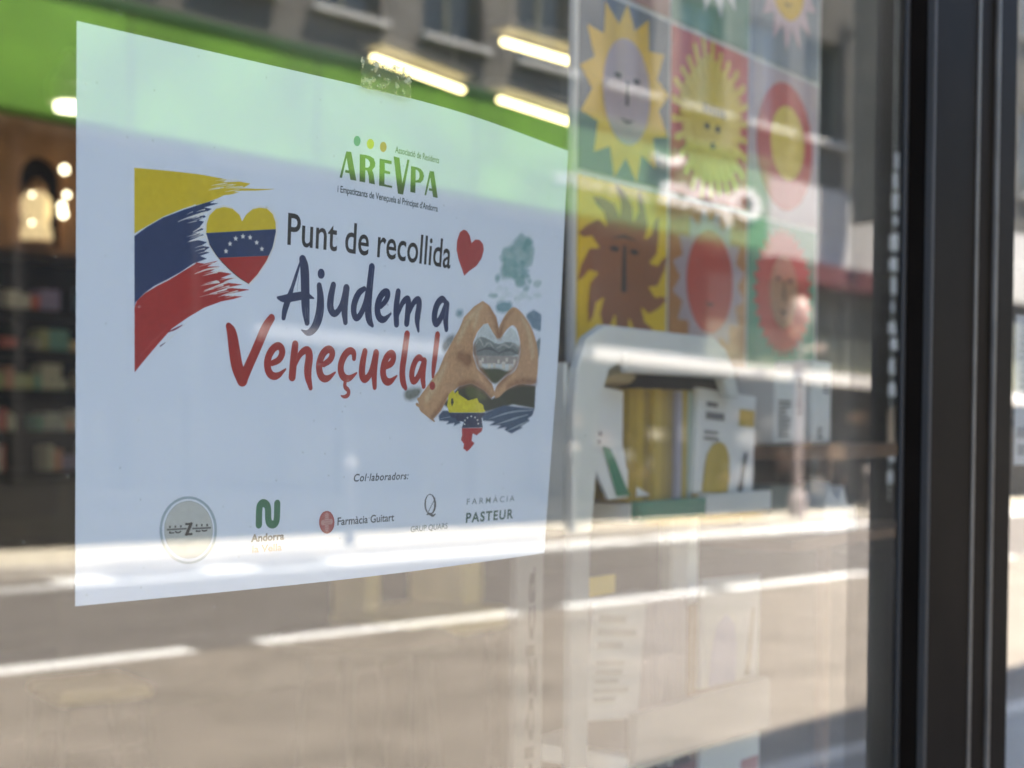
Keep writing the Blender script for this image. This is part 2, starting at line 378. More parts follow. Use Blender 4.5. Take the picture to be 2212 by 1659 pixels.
MB().box(0.936, X1-0.022, 0.0004, 0.03, 0.28, 2.95).build('inner_profile', M_alu, mul, bevel=0.001)
for xr in (0.9165, 0.9455):
    MB().box(xr+0.0002, xr+0.0028, YM-0.0010, YM+0.006, 0.28, 2.95).build('lit_groove_edge', M_rib, mul, bevel=0.0008)
MB().box(X0-0.0012, X0+0.003, YM-0.0012, YM+0.004, 0.28, 2.95).build('corner_strip', M_gask, mul, bevel=0.0008)
MB().box(X0-0.004, X0-0.0002, YF-0.0042, YF-0.0004, 0.40, 2.85).build('gasket', M_gask, mul, bevel=0.0015)
MB().box(X1+0.0002, X1+0.004, YF-0.0042, YF-0.0004, 0.40, 2.85).build('gasket', M_gask, mul, bevel=0.0015)

# ------------------------------------------------------------------ the taped notice: flat print, painted here stroke by stroke (units: mm on the sheet)
ART = [
 ('P',(0.22,0.38,0.4),1,2.2,[(248.5,51.4),(257.9,50.7),(265.0,53.2),(267.9,58.1),(258.8,63.1),(256.7,69.2),(261.5,72.4),(254.5,74.5),(246.8,70.4),(233.5,73.8),(235.5,69.0),(238.0,61.9),(243.4,56.0)]),
 ('G',(0.234,0.396,0.421),0,2.2,[(252.1,63.6),(254.9,62.7),(257.7,61.6)],[1.53,3.08,1.24]),
 ('G',(0.282,0.436,0.462),0,2.2,[(251.1,60.9),(253.4,60.7),(255.9,60.7)],[2.52,5.08,2.05]),
 ('G',(0.333,0.477,0.506),0,2.2,[(250.3,71.1),(252.5,70.3),(254.6,69.3)],[1.84,3.71,1.49]),
 ('G',(0.289,0.441,0.468),0,2.2,[(257.0,53.3),(260.4,52.3),(264.0,51.9)],[3.1,6.25,2.52]),
 ('G',(0.146,0.324,0.344),0,2.2,[(245.1,65.4),(249.0,64.7),(252.9,63.7)],[2.1,4.26,1.73]),
 ('G',(0.227,0.39,0.415),0,2.2,[(236.1,60.2),(238.4,59.3),(240.7,58.4)],[2.62,5.3,2.14]),
 ('G',(0.199,0.367,0.39),0,2.2,[(231.6,72.9),(233.0,73.0),(234.2,72.2)],[2.44,4.9,1.97]),
 ('G',(0.224,0.388,0.412),0,2.2,[(240.5,58.3),(243.1,57.9),(245.6,57.2)],[1.88,3.82,1.54]),
 ('G',(0.355,0.496,0.526),0,2.2,[(246.7,69.6),(248.4,70.1),(250.0,69.7)],[1.15,2.32,0.93]),
 ('G',(0.211,0.377,0.4),0,2.2,[(248.1,71.6),(252.2,70.7),(256.3,69.7)],[1.13,2.29,0.93]),
 ('G',(0.239,0.4,0.425),0,2.2,[(251.2,64.3),(253.1,63.9),(254.9,63.7)],[1.38,2.78,1.12]),
 ('G',(0.213,0.379,0.402),0,2.2,[(243.5,62.0),(245.5,61.9),(247.4,60.9)],[1.48,3.0,1.21]),
 ('G',(0.214,0.379,0.403),0,2.2,[(249.2,52.4),(251.7,51.3),(254.5,51.5)],[1.32,2.66,1.08]),
 ('G',(0.176,0.348,0.37),0,2.2,[(246.3,70.6),(248.3,70.0),(250.4,70.1)],[2.14,4.32,1.74]),
 ('G',(0.325,0.471,0.499),0,2.2,[(260.2,58.6),(262.2,57.5),(264.3,58.0)],[1.93,3.88,1.56]),
 ('G',(0.287,0.44,0.467),0,2.2,[(250.7,74.0),(254.7,73.1),(258.9,73.0)],[2.58,5.23,2.12]),
 ('G',(0.243,0.403,0.428),0,2.2,[(237.1,63.3),(239.9,63.4),(242.6,62.3)],[2.64,5.35,2.17]),
 ('G',(0.227,0.39,0.414),0,2.2,[(257.4,57.0),(259.3,57.2),(261.0,56.6)],[2.85,5.74,2.3]),
 ('G',(0.352,0.493,0.523),0,2.2,[(238.7,61.3),(242.3,61.4),(245.9,61.7)],[2.49,5.06,2.06]),
 ('G',(0.215,0.38,0.404),0,2.2,[(250.1,73.0),(253.8,72.9),(257.5,72.8)],[2.7,5.47,2.21]),
 ('G',(0.236,0.398,0.423),0,2.2,[(252.1,53.7),(256.0,52.5),(259.9,51.3)],[2.96,6.0,2.43]),
 ('G',(0.28,0.434,0.461),0,2.2,[(252.2,74.7),(254.5,73.8),(256.9,74.3)],[1.22,2.45,0.99]),
 ('G',(0.321,0.467,0.496),0,2.2,[(251.5,60.8),(255.2,60.2),(259.0,59.4)],[2.59,5.24,2.12]),
 ('G',(0.205,0.372,0.395),0,2.2,[(233.7,62.6),(236.3,61.9),(239.0,61.3)],[1.26,2.56,1.04]),
 ('G',(0.31,0.459,0.486),0,2.2,[(239.7,63.2),(241.3,63.4),(242.9,62.5)],[1.51,3.03,1.22]),
 ('G',(0.142,0.32,0.34),0,2.2,[(256.6,53.6),(259.6,52.7),(262.7,52.5)],[2.66,5.37,2.16]),
 ('G',(0.259,0.417,0.443),0,2.2,[(256.1,63.9),(260.2,62.7),(264.3,61.6)],[3.18,6.43,2.59]),
 ('G',(0.169,0.342,0.364),0,2.2,[(234.8,64.1),(238.0,63.1),(241.5,62.9)],[1.17,2.38,0.97]),
 ('G',(0.345,0.488,0.517),0,2.2,[(250.3,62.7),(253.2,61.7),(256.4,61.8)],[2.92,5.9,2.38]),
 ('G',(0.286,0.439,0.466),0,2.2,[(245.6,60.2),(248.2,59.4),(251.0,59.1)],[1.36,2.76,1.12]),
 ('G',(0.279,0.433,0.459),0,2.2,[(261.2,71.3),(263.1,71.9),(264.9,71.5)],[1.98,3.97,1.59]),
 ('G',(0.163,0.337,0.359),0,2.2,[(255.1,66.6),(258.6,66.8),(262.1,66.6)],[1.31,2.65,1.07]),
 ('G',(0.352,0.493,0.523),0,2.2,[(242.1,67.8),(243.9,68.4),(245.6,68.4)],[3.01,6.07,2.44]),
 ('G',(0.169,0.342,0.364),0,2.2,[(253.3,63.1),(255.4,63.2),(257.5,62.7)],[1.88,3.79,1.52]),
 ('G',(0.275,0.429,0.456),0,2.2,[(262.3,60.1),(263.9,59.5),(265.5,60.2)],[1.47,2.94,1.18]),
 ('G',(0.199,0.367,0.39),0,2.2,[(237.6,67.7),(240.6,66.9),(243.8,67.1)],[2.55,5.17,2.1]),
 ('G',(0.324,0.47,0.498),0,2.2,[(248.8,57.9),(251.1,57.8),(253.4,57.8)],[2.83,5.71,2.3]),
 ('G',(0.208,0.375,0.398),0,2.2,[(244.9,68.7),(247.9,68.7),(251.0,68.6)],[2.54,5.14,2.08]),
 ('G',(0.218,0.383,0.407),0,2.2,[(242.0,63.8),(245.0,64.0),(247.8,63.0)],[2.46,4.98,2.02]),
 ('G',(0.317,0.464,0.493),0,2.2,[(250.9,50.9),(253.3,50.8),(255.8,51.4)],[2.85,5.75,2.32]),
 ('G',(0.283,0.436,0.463),0,2.2,[(258.0,76.1),(260.4,75.6),(262.8,74.9)],[2.37,4.77,1.92]),
 ('G',(0.136,0.315,0.336),0,2.2,[(255.3,56.0),(256.9,55.5),(258.4,54.7)],[2.15,4.31,1.73]),
 ('G',(0.191,0.36,0.383),0,2.2,[(239.8,70.3),(242.6,70.2),(245.4,69.4)],[2.23,4.51,1.83]),
 ('G',(0.173,0.346,0.368),0,2.2,[(254.9,69.9),(258.6,68.9),(262.5,69.2)],[2.47,5.0,2.02]),
 ('G',(0.202,0.37,0.393),0,2.2,[(244.6,70.4),(247.9,70.3),(251.1,70.0)],[1.27,2.57,1.04]),
 ('G',(0.353,0.494,0.524),0,2.2,[(268.0,72.6),(271.3,72.4),(274.6,71.5)],[2.47,4.99,2.02]),
 ('G',(0.513,0.63,0.71),0,2.4,[(262.6,80.5),(264.7,79.9),(266.9,79.9)],[1.28,2.57,1.03]),
 ('G',(0.545,0.654,0.734),0,2.4,[(236.0,83.8),(237.9,82.8),(239.9,81.9)],[1.4,2.83,1.14]),
 ('G',(0.567,0.67,0.75),0,2.4,[(235.6,82.5),(239.3,81.7),(243.1,80.7)],[1.35,2.75,1.12]),
 ('G',(0.548,0.656,0.736),0,2.4,[(255.6,79.6),(258.3,78.7),(261.3,79.5)],[1.64,3.3,1.33]),
 ('G',(0.576,0.677,0.757),0,2.4,[(235.0,83.5),(238.0,83.4),(241.0,83.2)],[1.45,2.95,1.19]),
 ('G',(0.509,0.627,0.707),0,2.4,[(250.4,81.1),(254.7,80.7),(258.9,79.8)],[1.3,2.64,1.07]),
 ('G',(0.525,0.639,0.719),0,2.4,[(240.7,79.5),(243.4,79.3),(246.2,79.7)],[1.12,2.27,0.92]),
 ('G',(0.537,0.648,0.728),0,2.4,[(268.1,78.3),(271.8,78.0),(275.7,78.0)],[2.08,4.21,1.7]),
 ('G',(0.541,0.65,0.73),0,2.4,[(257.0,79.5),(259.6,79.3),(262.3,79.7)],[1.53,3.08,1.24]),
 ('G',(0.574,0.675,0.755),0,2.4,[(232.9,78.2),(235.4,77.3),(238.2,77.5)],[1.65,3.33,1.35]),
 ('G',(0.515,0.631,0.711),0,2.4,[(254.6,79.7),(256.5,78.9),(258.3,78.4)],[1.91,3.85,1.55]),
 ('G',(0.549,0.656,0.736),0,2.4,[(250.2,81.8),(252.4,81.6),(254.7,81.8)],[2.02,4.06,1.64]),
 ('G',(0.556,0.662,0.742),0,2.4,[(257.5,79.0),(259.4,78.6),(261.5,78.7)],[1.65,3.31,1.33]),
 ('G',(0.508,0.626,0.706),0,2.4,[(239.5,77.6),(241.2,77.4),(242.9,77.4)],[1.14,2.31,0.93]),
 ('G',(0.334,0.477,0.504),0,2,[(230.6,80.6),(232.1,81.1),(233.5,81.0)],[0.88,1.76,0.71]),
 ('G',(0.299,0.444,0.469),0,2,[(228.8,81.3),(231.1,81.8),(233.3,81.0)],[0.86,1.73,0.7]),
 ('G',(0.261,0.41,0.431),0,2,[(226.9,81.4),(230.5,81.8),(234.0,81.4)],[0.66,1.33,0.54]),
 ('G',(0.326,0.469,0.496),0,2,[(226.4,81.8),(229.2,81.7),(232.1,81.8)],[1.14,2.31,0.93]),
 ('P',(0.17,0.3,0.36),1,1.5,[(199.6,91.7),(202.9,90.0),(207.2,90.9),(204.5,93.8),(201.0,93.3)]),
 ('P',(0.13,0.28,0.34),1,1.5,[(232.4,85.6),(240.2,83.7),(250.0,83.9),(245.0,89.0),(234.2,89.4)]),
 ('P',(0.09,0.18,0.27),0,1,[(261.5,89.0),(269.2,85.7),(277.1,87.9),(277.4,96.5),(268.9,94.8)]),
 ('P',(0.13,0.18,0.2),0,1,[(271.5,103.6),(277.7,98.8),(277.4,108.5),(275.0,113.1)]),
 ('P',(0.17,0.2,0.22),1,1.6,[(192.1,106.0),(196.3,102.8),(203.0,101.1),(200.0,105.0),(193.8,111.4),(191.4,109.5)]),
 ('P',(0.12,0.14,0.12),1,1.6,[(164.9,129.6),(170.8,127.8),(180.1,127.2),(176.4,132.0),(168.2,133.4)]),
 ('P',(0.5,0.57,0.61),0,0,[(237.0,101.0),(229.7,95.7),(224.5,95.3),(219.9,99.1),(216.8,104.1),(217.0,111.1),(220.8,116.5),(229.0,120.5),(237.4,124.5),(244.9,120.0),(254.2,116.1),(257.5,110.8),(258.1,104.2),(253.5,97.9),(248.0,95.7),(242.3,100.0)]),
 ('P',(0.17,0.2,0.21),1,0.4,[(215.8,106.3),(220.8,101.5),(229.3,102.8),(237.5,105.2),(246.8,102.6),(257.7,104.6),(257.7,110.1),(220.2,111.6),(217.0,111.1)]),
 ('S',(0.3,0.33,0.34),0,0,[(217.6,106.2),(220.9,102.2),(224.5,105.8)],[0.5,1.51,0.51]),
 ('S',(0.3,0.33,0.34),0,0,[(224.7,107.2),(229.4,103.5),(233.8,106.8)],[0.51,1.55,0.52]),
 ('S',(0.3,0.33,0.34),0,0,[(236.4,106.7),(242.8,103.9),(250.1,106.8)],[0.53,1.63,0.56]),
 ('S',(0.3,0.33,0.34),0,0,[(248.5,105.4),(251.8,103.1),(256.9,106.5)],[0.56,1.69,0.57]),
 ('S',(0.1,0.12,0.13),0,0,[(219.8,108.9),(229.8,106.3),(238.0,108.8)],[0.5,1.81,0.53]),
 ('S',(0.1,0.12,0.13),0,0,[(238.1,109.1),(248.6,106.1),(256.8,108.7)],[0.53,1.95,0.57]),
 ('P',(0.3,0.28,0.28),0,0.4,[(218.9,111.0),(256.2,109.8),(255.3,113.8),(220.6,114.8)]),
 ('P',(0.56,0.54,0.5),0,0,[(221.6,113.0),(224.4,112.9),(224.8,115.7),(222.0,115.8)]),
 ('P',(0.56,0.54,0.5),0,0,[(229.5,114.1),(232.3,114.0),(232.6,116.5),(229.8,116.6)]),
 ('P',(0.56,0.54,0.5),0,0,[(234.0,113.9),(236.4,113.8),(236.7,116.5),(234.4,116.6)]),
 ('P',(0.56,0.54,0.5),0,0,[(241.9,112.9),(244.9,112.8),(245.4,116.4),(242.4,116.5)]),
 ('P',(0.56,0.54,0.5),0,0,[(248.3,114.1),(251.6,114.0),(252.1,117.3),(248.7,117.4)]),
 ('P',(0.56,0.54,0.5),0,0,[(252.1,111.4),(254.7,111.3),(255.1,114.2),(252.5,114.3)]),
 ('P',(0.56,0.54,0.5),0,0,[(224.0,111.8),(225.8,111.8),(226.0,113.6),(224.3,113.6)]),
 ('P',(0.56,0.54,0.5),0,0,[(237.8,112.0),(239.9,111.9),(240.1,113.7),(238.0,113.8)]),
 ('P',(0.56,0.54,0.5),0,0,[(245.1,111.0),(247.3,110.9),(247.5,112.7),(245.3,112.8)]),
 ('P',(0.045,0.06,0.03),1,0.5,[(220.8,116.2),(228.5,116.9),(239.0,116.2),(247.4,117.7),(252.8,116.8),(244.9,120.3),(237.4,124.8),(229.0,120.8)]),
 ('P',(0.035,0.042,0.03),0,0.6,[(195.3,134.3),(200.7,130.9),(207.2,125.9),(216.7,124.0),(227.2,126.5),(235.6,131.3),(248.4,126.0),(260.8,123.0),(275.9,123.9),(276.5,135.6),(255.1,133.9),(231.2,137.7),(198.9,136.0)]),
 ('P',(0.075,0.09,0.035),1,0.8,[(210.9,126.5),(216.8,125.0),(226.0,127.6),(233.0,131.7),(222.7,131.9),(215.1,131.3)]),
 ('P',(0.46,0.28,0.16),0,0.3,[(221.6,84.8),(227.3,86.5),(234.5,91.8),(236.6,96.0),(239.4,100.8),(236.5,102.3),(232.0,99.1),(227.3,95.3),(223.8,95.9),(219.0,99.8),(216.0,104.9),(216.7,111.1),(221.1,117.2),(228.0,120.6),(235.2,124.5),(238.5,129.4),(234.9,130.9),(227.5,127.0),(216.7,124.2),(207.2,125.8),(199.2,130.7),(194.4,137.1),(188.7,141.5),(179.1,138.2),(176.2,132.6),(183.2,125.8),(190.2,118.9),(193.9,112.0),(199.9,104.3),(204.0,99.0),(206.9,93.6),(214.7,87.9)]),
 ('S',(0.46,0.28,0.16),0,0,[(175.6,134.6),(184.5,138.5)],[1.47,0.88]),
 ('S',(0.46,0.28,0.16),0,0,[(178.4,136.6),(186.4,140.8)],[1.49,0.88]),
 ('S',(0.46,0.28,0.16),0,0,[(181.3,138.2),(189.4,142.2)],[1.51,0.89]),
 ('S',(0.46,0.28,0.16),0,0,[(176.4,132.3),(182.1,135.9)],[1.47,0.86]),
 ('P',(0.46,0.28,0.16),1,0.4,[(250.4,85.1),(259.5,88.7),(269.3,95.5),(275.7,104.8),(277.3,116.0),(275.9,123.9),(261.1,123.0),(248.5,126.2),(241.4,130.8),(237.1,130.9),(237.7,125.3),(245.3,120.7),(254.7,117.6),(258.2,112.3),(258.6,104.2),(254.8,97.2),(250.2,94.3),(244.9,96.8),(240.0,101.5),(237.4,102.2),(236.8,97.1),(240.2,92.2),(245.1,87.5)]),
 ('G',(0.25,0.125,0.07),0,3.0,[(227.4,87.4),(233.3,92.6),(236.9,100.2)],[1.29,2.88,3.46]),
 ('G',(0.25,0.125,0.07),0,3.0,[(249.0,87.3),(240.7,92.9),(238.6,100.9)],[1.4,2.71,3.21]),
 ('G',(0.25,0.125,0.07),0,3.0,[(216.9,105.5),(218.4,112.4),(224.9,118.5),(233.3,123.9)],[1.74,2.74,3.31,2.61]),
 ('G',(0.25,0.125,0.07),0,3.0,[(257.7,105.0),(257.3,113.0),(247.6,119.9),(240.1,125.1)],[2.01,2.86,3.32,2.68]),
 ('G',(0.25,0.125,0.07),0,3.0,[(207.1,125.2),(216.6,122.9),(227.1,125.8),(234.1,130.2)],[3.59,3.72,3.33,1.57]),
 ('G',(0.25,0.125,0.07),0,3.0,[(198.2,129.9),(192.2,137.1),(187.0,140.5)],[2.77,4.06,2.21]),
 ('G',(0.25,0.125,0.07),0,3.0,[(205.5,111.6),(212.9,113.3)],[4.74,7.33]),
 ('G',(0.25,0.125,0.07),0,3.0,[(275.4,122.0),(260.6,121.7),(248.3,124.9)],[3.88,4.31,2.77]),
 ('G',(0.54,0.41,0.26),0,3.0,[(220.9,87.1),(210.6,94.1),(203.5,104.8)],[2.01,4.83,3.52]),
 ('G',(0.54,0.41,0.26),0,3.0,[(195.5,116.0),(189.7,124.3),(182.8,131.9)],[2.27,5.11,4.33]),
 ('G',(0.54,0.41,0.26),0,3.0,[(258.0,90.3),(266.2,97.2),(270.7,108.8)],[2.31,4.4,4.44]),
 ('G',(0.54,0.41,0.26),0,3.0,[(217.7,91.5),(215.9,97.2)],[3.73,3.7]),
 ('P',(0.045,0.085,0.16),0,0.4,[(227.4,138.8),(246.7,134.3),(276.5,135.6),(274.5,139.2),(270.3,140.7),(272.7,141.8),(263.6,144.8),(266.5,145.1),(255.5,148.2),(248.3,146.2),(250.9,145.1),(241.4,145.9),(245.3,144.1),(234.6,144.1),(239.6,142.3),(229.1,142.0)]),
 ('P',(0.045,0.085,0.16),0,0.4,[(192.5,139.8),(195.6,137.4),(201.4,137.5),(207.7,140.4),(210.5,143.1),(204.6,144.6),(205.6,143.1),(198.7,143.8),(200.8,142.4),(193.3,142.1)]),
 ('S',(0.25,0.32,0.4),0,0,[(234.2,140.9),(252.7,137.2),(274.2,136.2)],[0.26,1.12,0.44]),
 ('S',(0.25,0.32,0.4),0,0,[(239.8,143.7),(255.9,140.8),(270.0,138.5)],[0.27,1.13,0.44]),
 ('S',(0.25,0.32,0.4),0,0,[(251.1,146.6),(263.4,143.7),(270.5,141.8)],[0.28,1.15,0.44]),
 ('S',(0.25,0.32,0.4),0,0,[(193.8,141.1),(204.0,139.7)],[0.23,0.36]),
 ('P',(0.62,0.56,0.03),0,0,[(199.1,129.9),(202.6,127.5),(204.0,129.4),(206.2,127.7),(207.1,129.5),(215.3,132.3),(222.6,131.0),(224.1,132.9),(228.1,134.2),(229.0,136.3),(230.6,137.1),(228.6,137.8),(200.3,138.1),(198.5,135.0)]),
 ('P',(0.05,0.05,0.03),0,0,[(201.3,131.5),(202.8,131.5),(203.6,133.5),(202.3,135.3),(201.3,133.6)]),
 ('P',(0.03,0.045,0.1),0,0,[(200.3,138.2),(230.4,137.9),(227.6,140.6),(229.1,145.0),(211.3,145.3),(212.8,142.4),(207.3,141.9),(206.0,140.7),(201.7,140.1)]),
 ('P',(0.62,0.64,0.66),1,0,[(214.2,143.4),(214.2,143.6),(214.1,143.7),(214.0,143.8),(213.8,143.8),(213.6,143.8),(213.5,143.8),(213.3,143.8),(213.1,143.7),(213.0,143.6),(213.0,143.5),(212.9,143.4),(213.0,143.3),(213.1,143.1),(213.2,143.1),(213.4,143.0),(213.5,143.0),(213.7,143.0),(213.9,143.1),(214.0,143.2),(214.1,143.3)]),
 ('P',(0.62,0.64,0.66),1,0,[(214.3,141.7),(214.3,141.8),(214.2,141.9),(214.1,142.0),(214.0,142.1),(213.8,142.1),(213.6,142.1),(213.4,142.1),(213.3,142.0),(213.2,141.9),(213.1,141.8),(213.1,141.6),(213.1,141.5),(213.2,141.4),(213.4,141.3),(213.5,141.3),(213.7,141.3),(213.9,141.3),(214.1,141.4),(214.2,141.5),(214.3,141.6)]),
 ('P',(0.62,0.64,0.66),1,0,[(216.3,140.4),(216.3,140.6),(216.2,140.7),(216.1,140.8),(215.9,140.8),(215.7,140.9),(215.6,140.8),(215.4,140.8),(215.2,140.7),(215.1,140.6),(215.0,140.5),(215.0,140.4),(215.1,140.3),(215.2,140.2),(215.3,140.1),(215.5,140.0),(215.6,140.0),(215.8,140.1),(216.0,140.1),(216.1,140.2),(216.2,140.3)]),
 ('P',(0.62,0.64,0.66),1,0,[(219.3,139.7),(219.3,139.8),(219.2,140.0),(219.1,140.0),(218.9,140.1),(218.8,140.1),(218.6,140.1),(218.4,140.1),(218.2,140.0),(218.1,139.9),(218.1,139.8),(218.0,139.7),(218.1,139.5),(218.2,139.4),(218.3,139.4),(218.5,139.3),(218.7,139.3),(218.9,139.3),(219.0,139.4),(219.2,139.5),(219.3,139.6)]),
 ('P',(0.62,0.64,0.66),1,0,[(222.5,140.3),(222.5,140.4),(222.4,140.5),(222.3,140.6),(222.2,140.7),(222.0,140.7),(221.8,140.7),(221.6,140.6),(221.5,140.5),(221.3,140.4),(221.3,140.3),(221.2,140.2),(221.3,140.1),(221.4,140.0),(221.5,139.9),(221.7,139.9),(221.9,139.8),(222.1,139.9),(222.2,139.9),(222.4,140.0),(222.5,140.1)]),
 ('P',(0.62,0.64,0.66),1,0,[(224.8,141.5),(224.8,141.6),(224.7,141.7),(224.6,141.8),(224.5,141.9),(224.3,141.9),(224.1,141.9),(223.9,141.9),(223.8,141.8),(223.6,141.7),(223.6,141.6),(223.6,141.4),(223.6,141.3),(223.7,141.2),(223.8,141.1),(224.0,141.1),(224.2,141.1),(224.4,141.1),(224.5,141.2),(224.7,141.3),(224.8,141.4)]),
 ('P',(0.62,0.64,0.66),1,0,[(225.7,143.2),(225.7,143.3),(225.6,143.4),(225.5,143.5),(225.3,143.6),(225.1,143.6),(224.9,143.6),(224.8,143.6),(224.6,143.5),(224.5,143.4),(224.4,143.3),(224.4,143.1),(224.4,143.0),(224.5,142.9),(224.7,142.8),(224.8,142.8),(225.0,142.8),(225.2,142.8),(225.4,142.9),(225.5,143.0),(225.6,143.1)]),
 ('P',(0.38,0.03,0.04),0,0,[(211.5,145.4),(229.1,145.2),(228.4,146.9),(224.2,148.8),(220.9,147.8),(220.4,151.4),(223.0,152.5),(219.4,155.3),(217.0,156.4),(213.8,154.9),(214.1,152.8),(211.4,150.8),(212.1,148.6)]),
 ('P',(0.6,0.47,0.03),0,0,[(23.4,49.2),(37.3,48.4),(51.3,47.9),(60.0,48.1),(64.5,48.3),(62.6,49.6),(70.3,48.3),(75.3,48.5),(72.4,50.3),(66.5,51.5),(68.5,52.4),(62.8,54.7),(59.6,56.4),(54.0,58.7),(44.8,61.8),(35.8,66.0),(28.8,70.3),(23.7,73.5)]),
 ('S',(0.6,0.47,0.03),0,0,[(65.3,52.2),(73.0,51.1),(79.6,50.4),(86.7,49.2)],[1.03,0.96,0.67,0.14]),
 ('S',(0.6,0.47,0.03),0,0,[(56.3,51.5),(63.9,50.8),(73.0,48.8)],[1.0,0.89,0.13]),
 ('S',(0.6,0.47,0.03),0,0,[(60.2,54.5),(65.9,53.6),(69.8,52.5)],[1.01,0.9,0.13]),
 ('P',(0.022,0.045,0.13),0,0,[(23.7,74.4),(28.8,70.6),(35.8,66.3),(44.8,62.3),(54.0,58.7),(59.0,56.9),(56.5,58.4),(60.6,58.0),(54.0,60.4),(57.5,60.5),(53.5,63.0),(54.9,63.9),(51.6,65.6),(54.1,65.8),(52.3,67.9),(53.9,68.8),(50.5,70.4),(54.2,70.9),(47.5,73.9),(51.8,73.2),(55.6,73.6),(53.1,75.2),(56.9,75.4),(54.4,77.2),(56.9,77.5),(52.5,79.2),(55.7,80.0),(49.5,82.4),(44.0,86.0),(38.0,89.4),(32.6,92.1),(28.5,95.0),(24.4,98.9),(24.0,100.7)]),
 ('P',(0.36,0.03,0.03),0,0,[(24.0,100.7),(25.0,98.3),(28.5,95.2),(33.8,92.0),(38.6,89.6),(44.0,86.3),(50.1,82.6),(51.0,81.8),(54.5,82.0),(60.8,80.3),(55.8,83.0),(61.6,82.5),(57.1,85.0),(60.9,84.4),(67.4,84.9),(62.2,87.0),(68.7,86.5),(63.6,88.5),(72.8,88.7),(64.9,90.5),(74.2,90.4),(76.2,90.5),(67.6,92.5),(62.4,93.7),(72.9,93.4),(67.7,94.9),(62.5,96.1),(54.8,99.0),(47.4,103.2),(40.1,108.0),(33.5,114.8),(27.6,121.2),(24.3,124.9)]),
 ('S',(0.22,0.03,0.06),0,0,[(38.3,109.4),(41.9,107.9),(45.0,106.2)],[0.24,0.86,0.25]),
 ('S',(0.12,0.06,0.12),0,0,[(35.3,114.7),(37.7,113.1)],[0.48,0.18]),
 ('S',(0.7,0.72,0.74),0,0,[(42.4,67.1),(47.9,64.6),(53.5,63.2)],[0.18,0.55,0.75]),
 ('S',(0.7,0.72,0.74),0,0,[(47.5,74.2),(51.8,72.7),(54.3,71.6)],[0.18,0.56,0.75]),
 ('S',(0.7,0.72,0.74),0,0,[(46.1,65.4),(51.6,63.2),(55.3,62.0)],[0.18,0.56,0.75]),
 ('S',(0.7,0.72,0.74),0,0,[(49.3,71.4),(54.2,69.5)],[0.19,0.75]),
 ('S',(0.7,0.72,0.74),0,0,[(50.2,86.3),(55.8,84.0),(60.9,83.1)],[0.19,0.57,0.77]),
 ('S',(0.7,0.72,0.74),0,0,[(54.7,92.4),(61.0,90.0),(65.5,88.3)],[0.19,0.58,0.78]),
 ('S',(0.7,0.72,0.74),0,0,[(57.3,93.5),(64.9,91.1)],[0.19,0.78]),
 ('S',(0.7,0.72,0.74),0,0,[(58.4,85.1),(63.5,83.9)],[0.19,0.77]),
 ('S',(0.7,0.72,0.74),0,0,[(49.2,70.3),(53.6,67.7)],[0.19,0.75]),
 ('S',(0.45,0.08,0.08),0,0,[(26.4,118.7),(36.5,109.5)],[0.18,0.18]),
 ('S',(0.45,0.08,0.08),0,0,[(30.5,113.9),(38.3,107.8)],[0.18,0.18]),
 ('S',(0.7,0.72,0.74),0,0,[(64.3,94.2),(66.4,93.2),(68.6,92.5)],[0.06,0.15,0.47]),
 ('S',(0.7,0.72,0.74),0,0,[(60.7,91.6),(63.5,90.5),(66.3,89.8)],[0.06,0.29,0.39]),
 ('S',(0.7,0.72,0.74),0,0,[(54.1,90.1),(57.2,89.0),(60.4,88.2)],[0.06,0.23,0.42]),
 ('S',(0.7,0.72,0.74),0,0,[(64.4,94.7),(67.9,93.6),(71.5,92.8)],[0.06,0.25,0.29]),
 ('S',(0.7,0.72,0.74),0,0,[(52.3,83.3),(55.5,82.2),(58.7,81.3)],[0.06,0.21,0.31]),
 ('S',(0.7,0.72,0.74),0,0,[(58.9,93.7),(62.4,92.6),(66.0,91.8)],[0.06,0.19,0.2]),
 ('S',(0.7,0.72,0.74),0,0,[(53.8,86.8),(57.1,85.7),(60.5,84.9)],[0.06,0.38,0.41]),
 ('S',(0.7,0.72,0.74),0,0,[(63.4,84.2),(67.6,83.0),(72.0,82.1)],[0.06,0.32,0.5]),
 ('S',(0.7,0.72,0.74),0,0,[(62.2,91.8),(65.2,90.7),(68.2,90.0)],[0.06,0.39,0.51]),
 ('S',(0.7,0.72,0.74),0,0,[(61.6,84.1),(65.6,82.9),(69.6,82.0)],[0.06,0.25,0.37]),
 ('S',(0.7,0.72,0.74),0,0,[(63.9,88.2),(67.3,87.0),(70.7,86.2)],[0.06,0.35,0.31]),
 ('S',(0.7,0.72,0.74),0,0,[(63.7,93.3),(67.0,92.2),(70.3,91.4)],[0.06,0.28,0.5]),
 ('S',(0.7,0.72,0.74),0,0,[(58.3,91.6),(60.9,90.6),(63.4,89.8)],[0.06,0.21,0.42]),
 ('S',(0.7,0.72,0.74),0,0,[(63.6,84.0),(66.3,82.9),(69.0,82.2)],[0.06,0.37,0.3]),
 ('S',(0.7,0.72,0.74),0,0,[(61.2,94.4),(64.6,93.3),(68.0,92.5)],[0.06,0.26,0.41]),
 ('S',(0.7,0.72,0.74),0,0,[(56.1,90.0),(58.6,89.0),(61.1,88.3)],[0.06,0.26,0.49]),
 ('S',(0.7,0.72,0.74),0,0,[(53.1,90.7),(57.3,89.5),(61.6,88.7)],[0.06,0.31,0.48]),
 ('S',(0.7,0.72,0.74),0,0,[(61.5,84.5),(63.6,83.5),(65.7,82.8)],[0.06,0.3,0.28]),
 ('S',(0.7,0.72,0.74),0,0,[(63.2,84.8),(65.4,83.8),(67.6,83.1)],[0.06,0.27,0.47]),
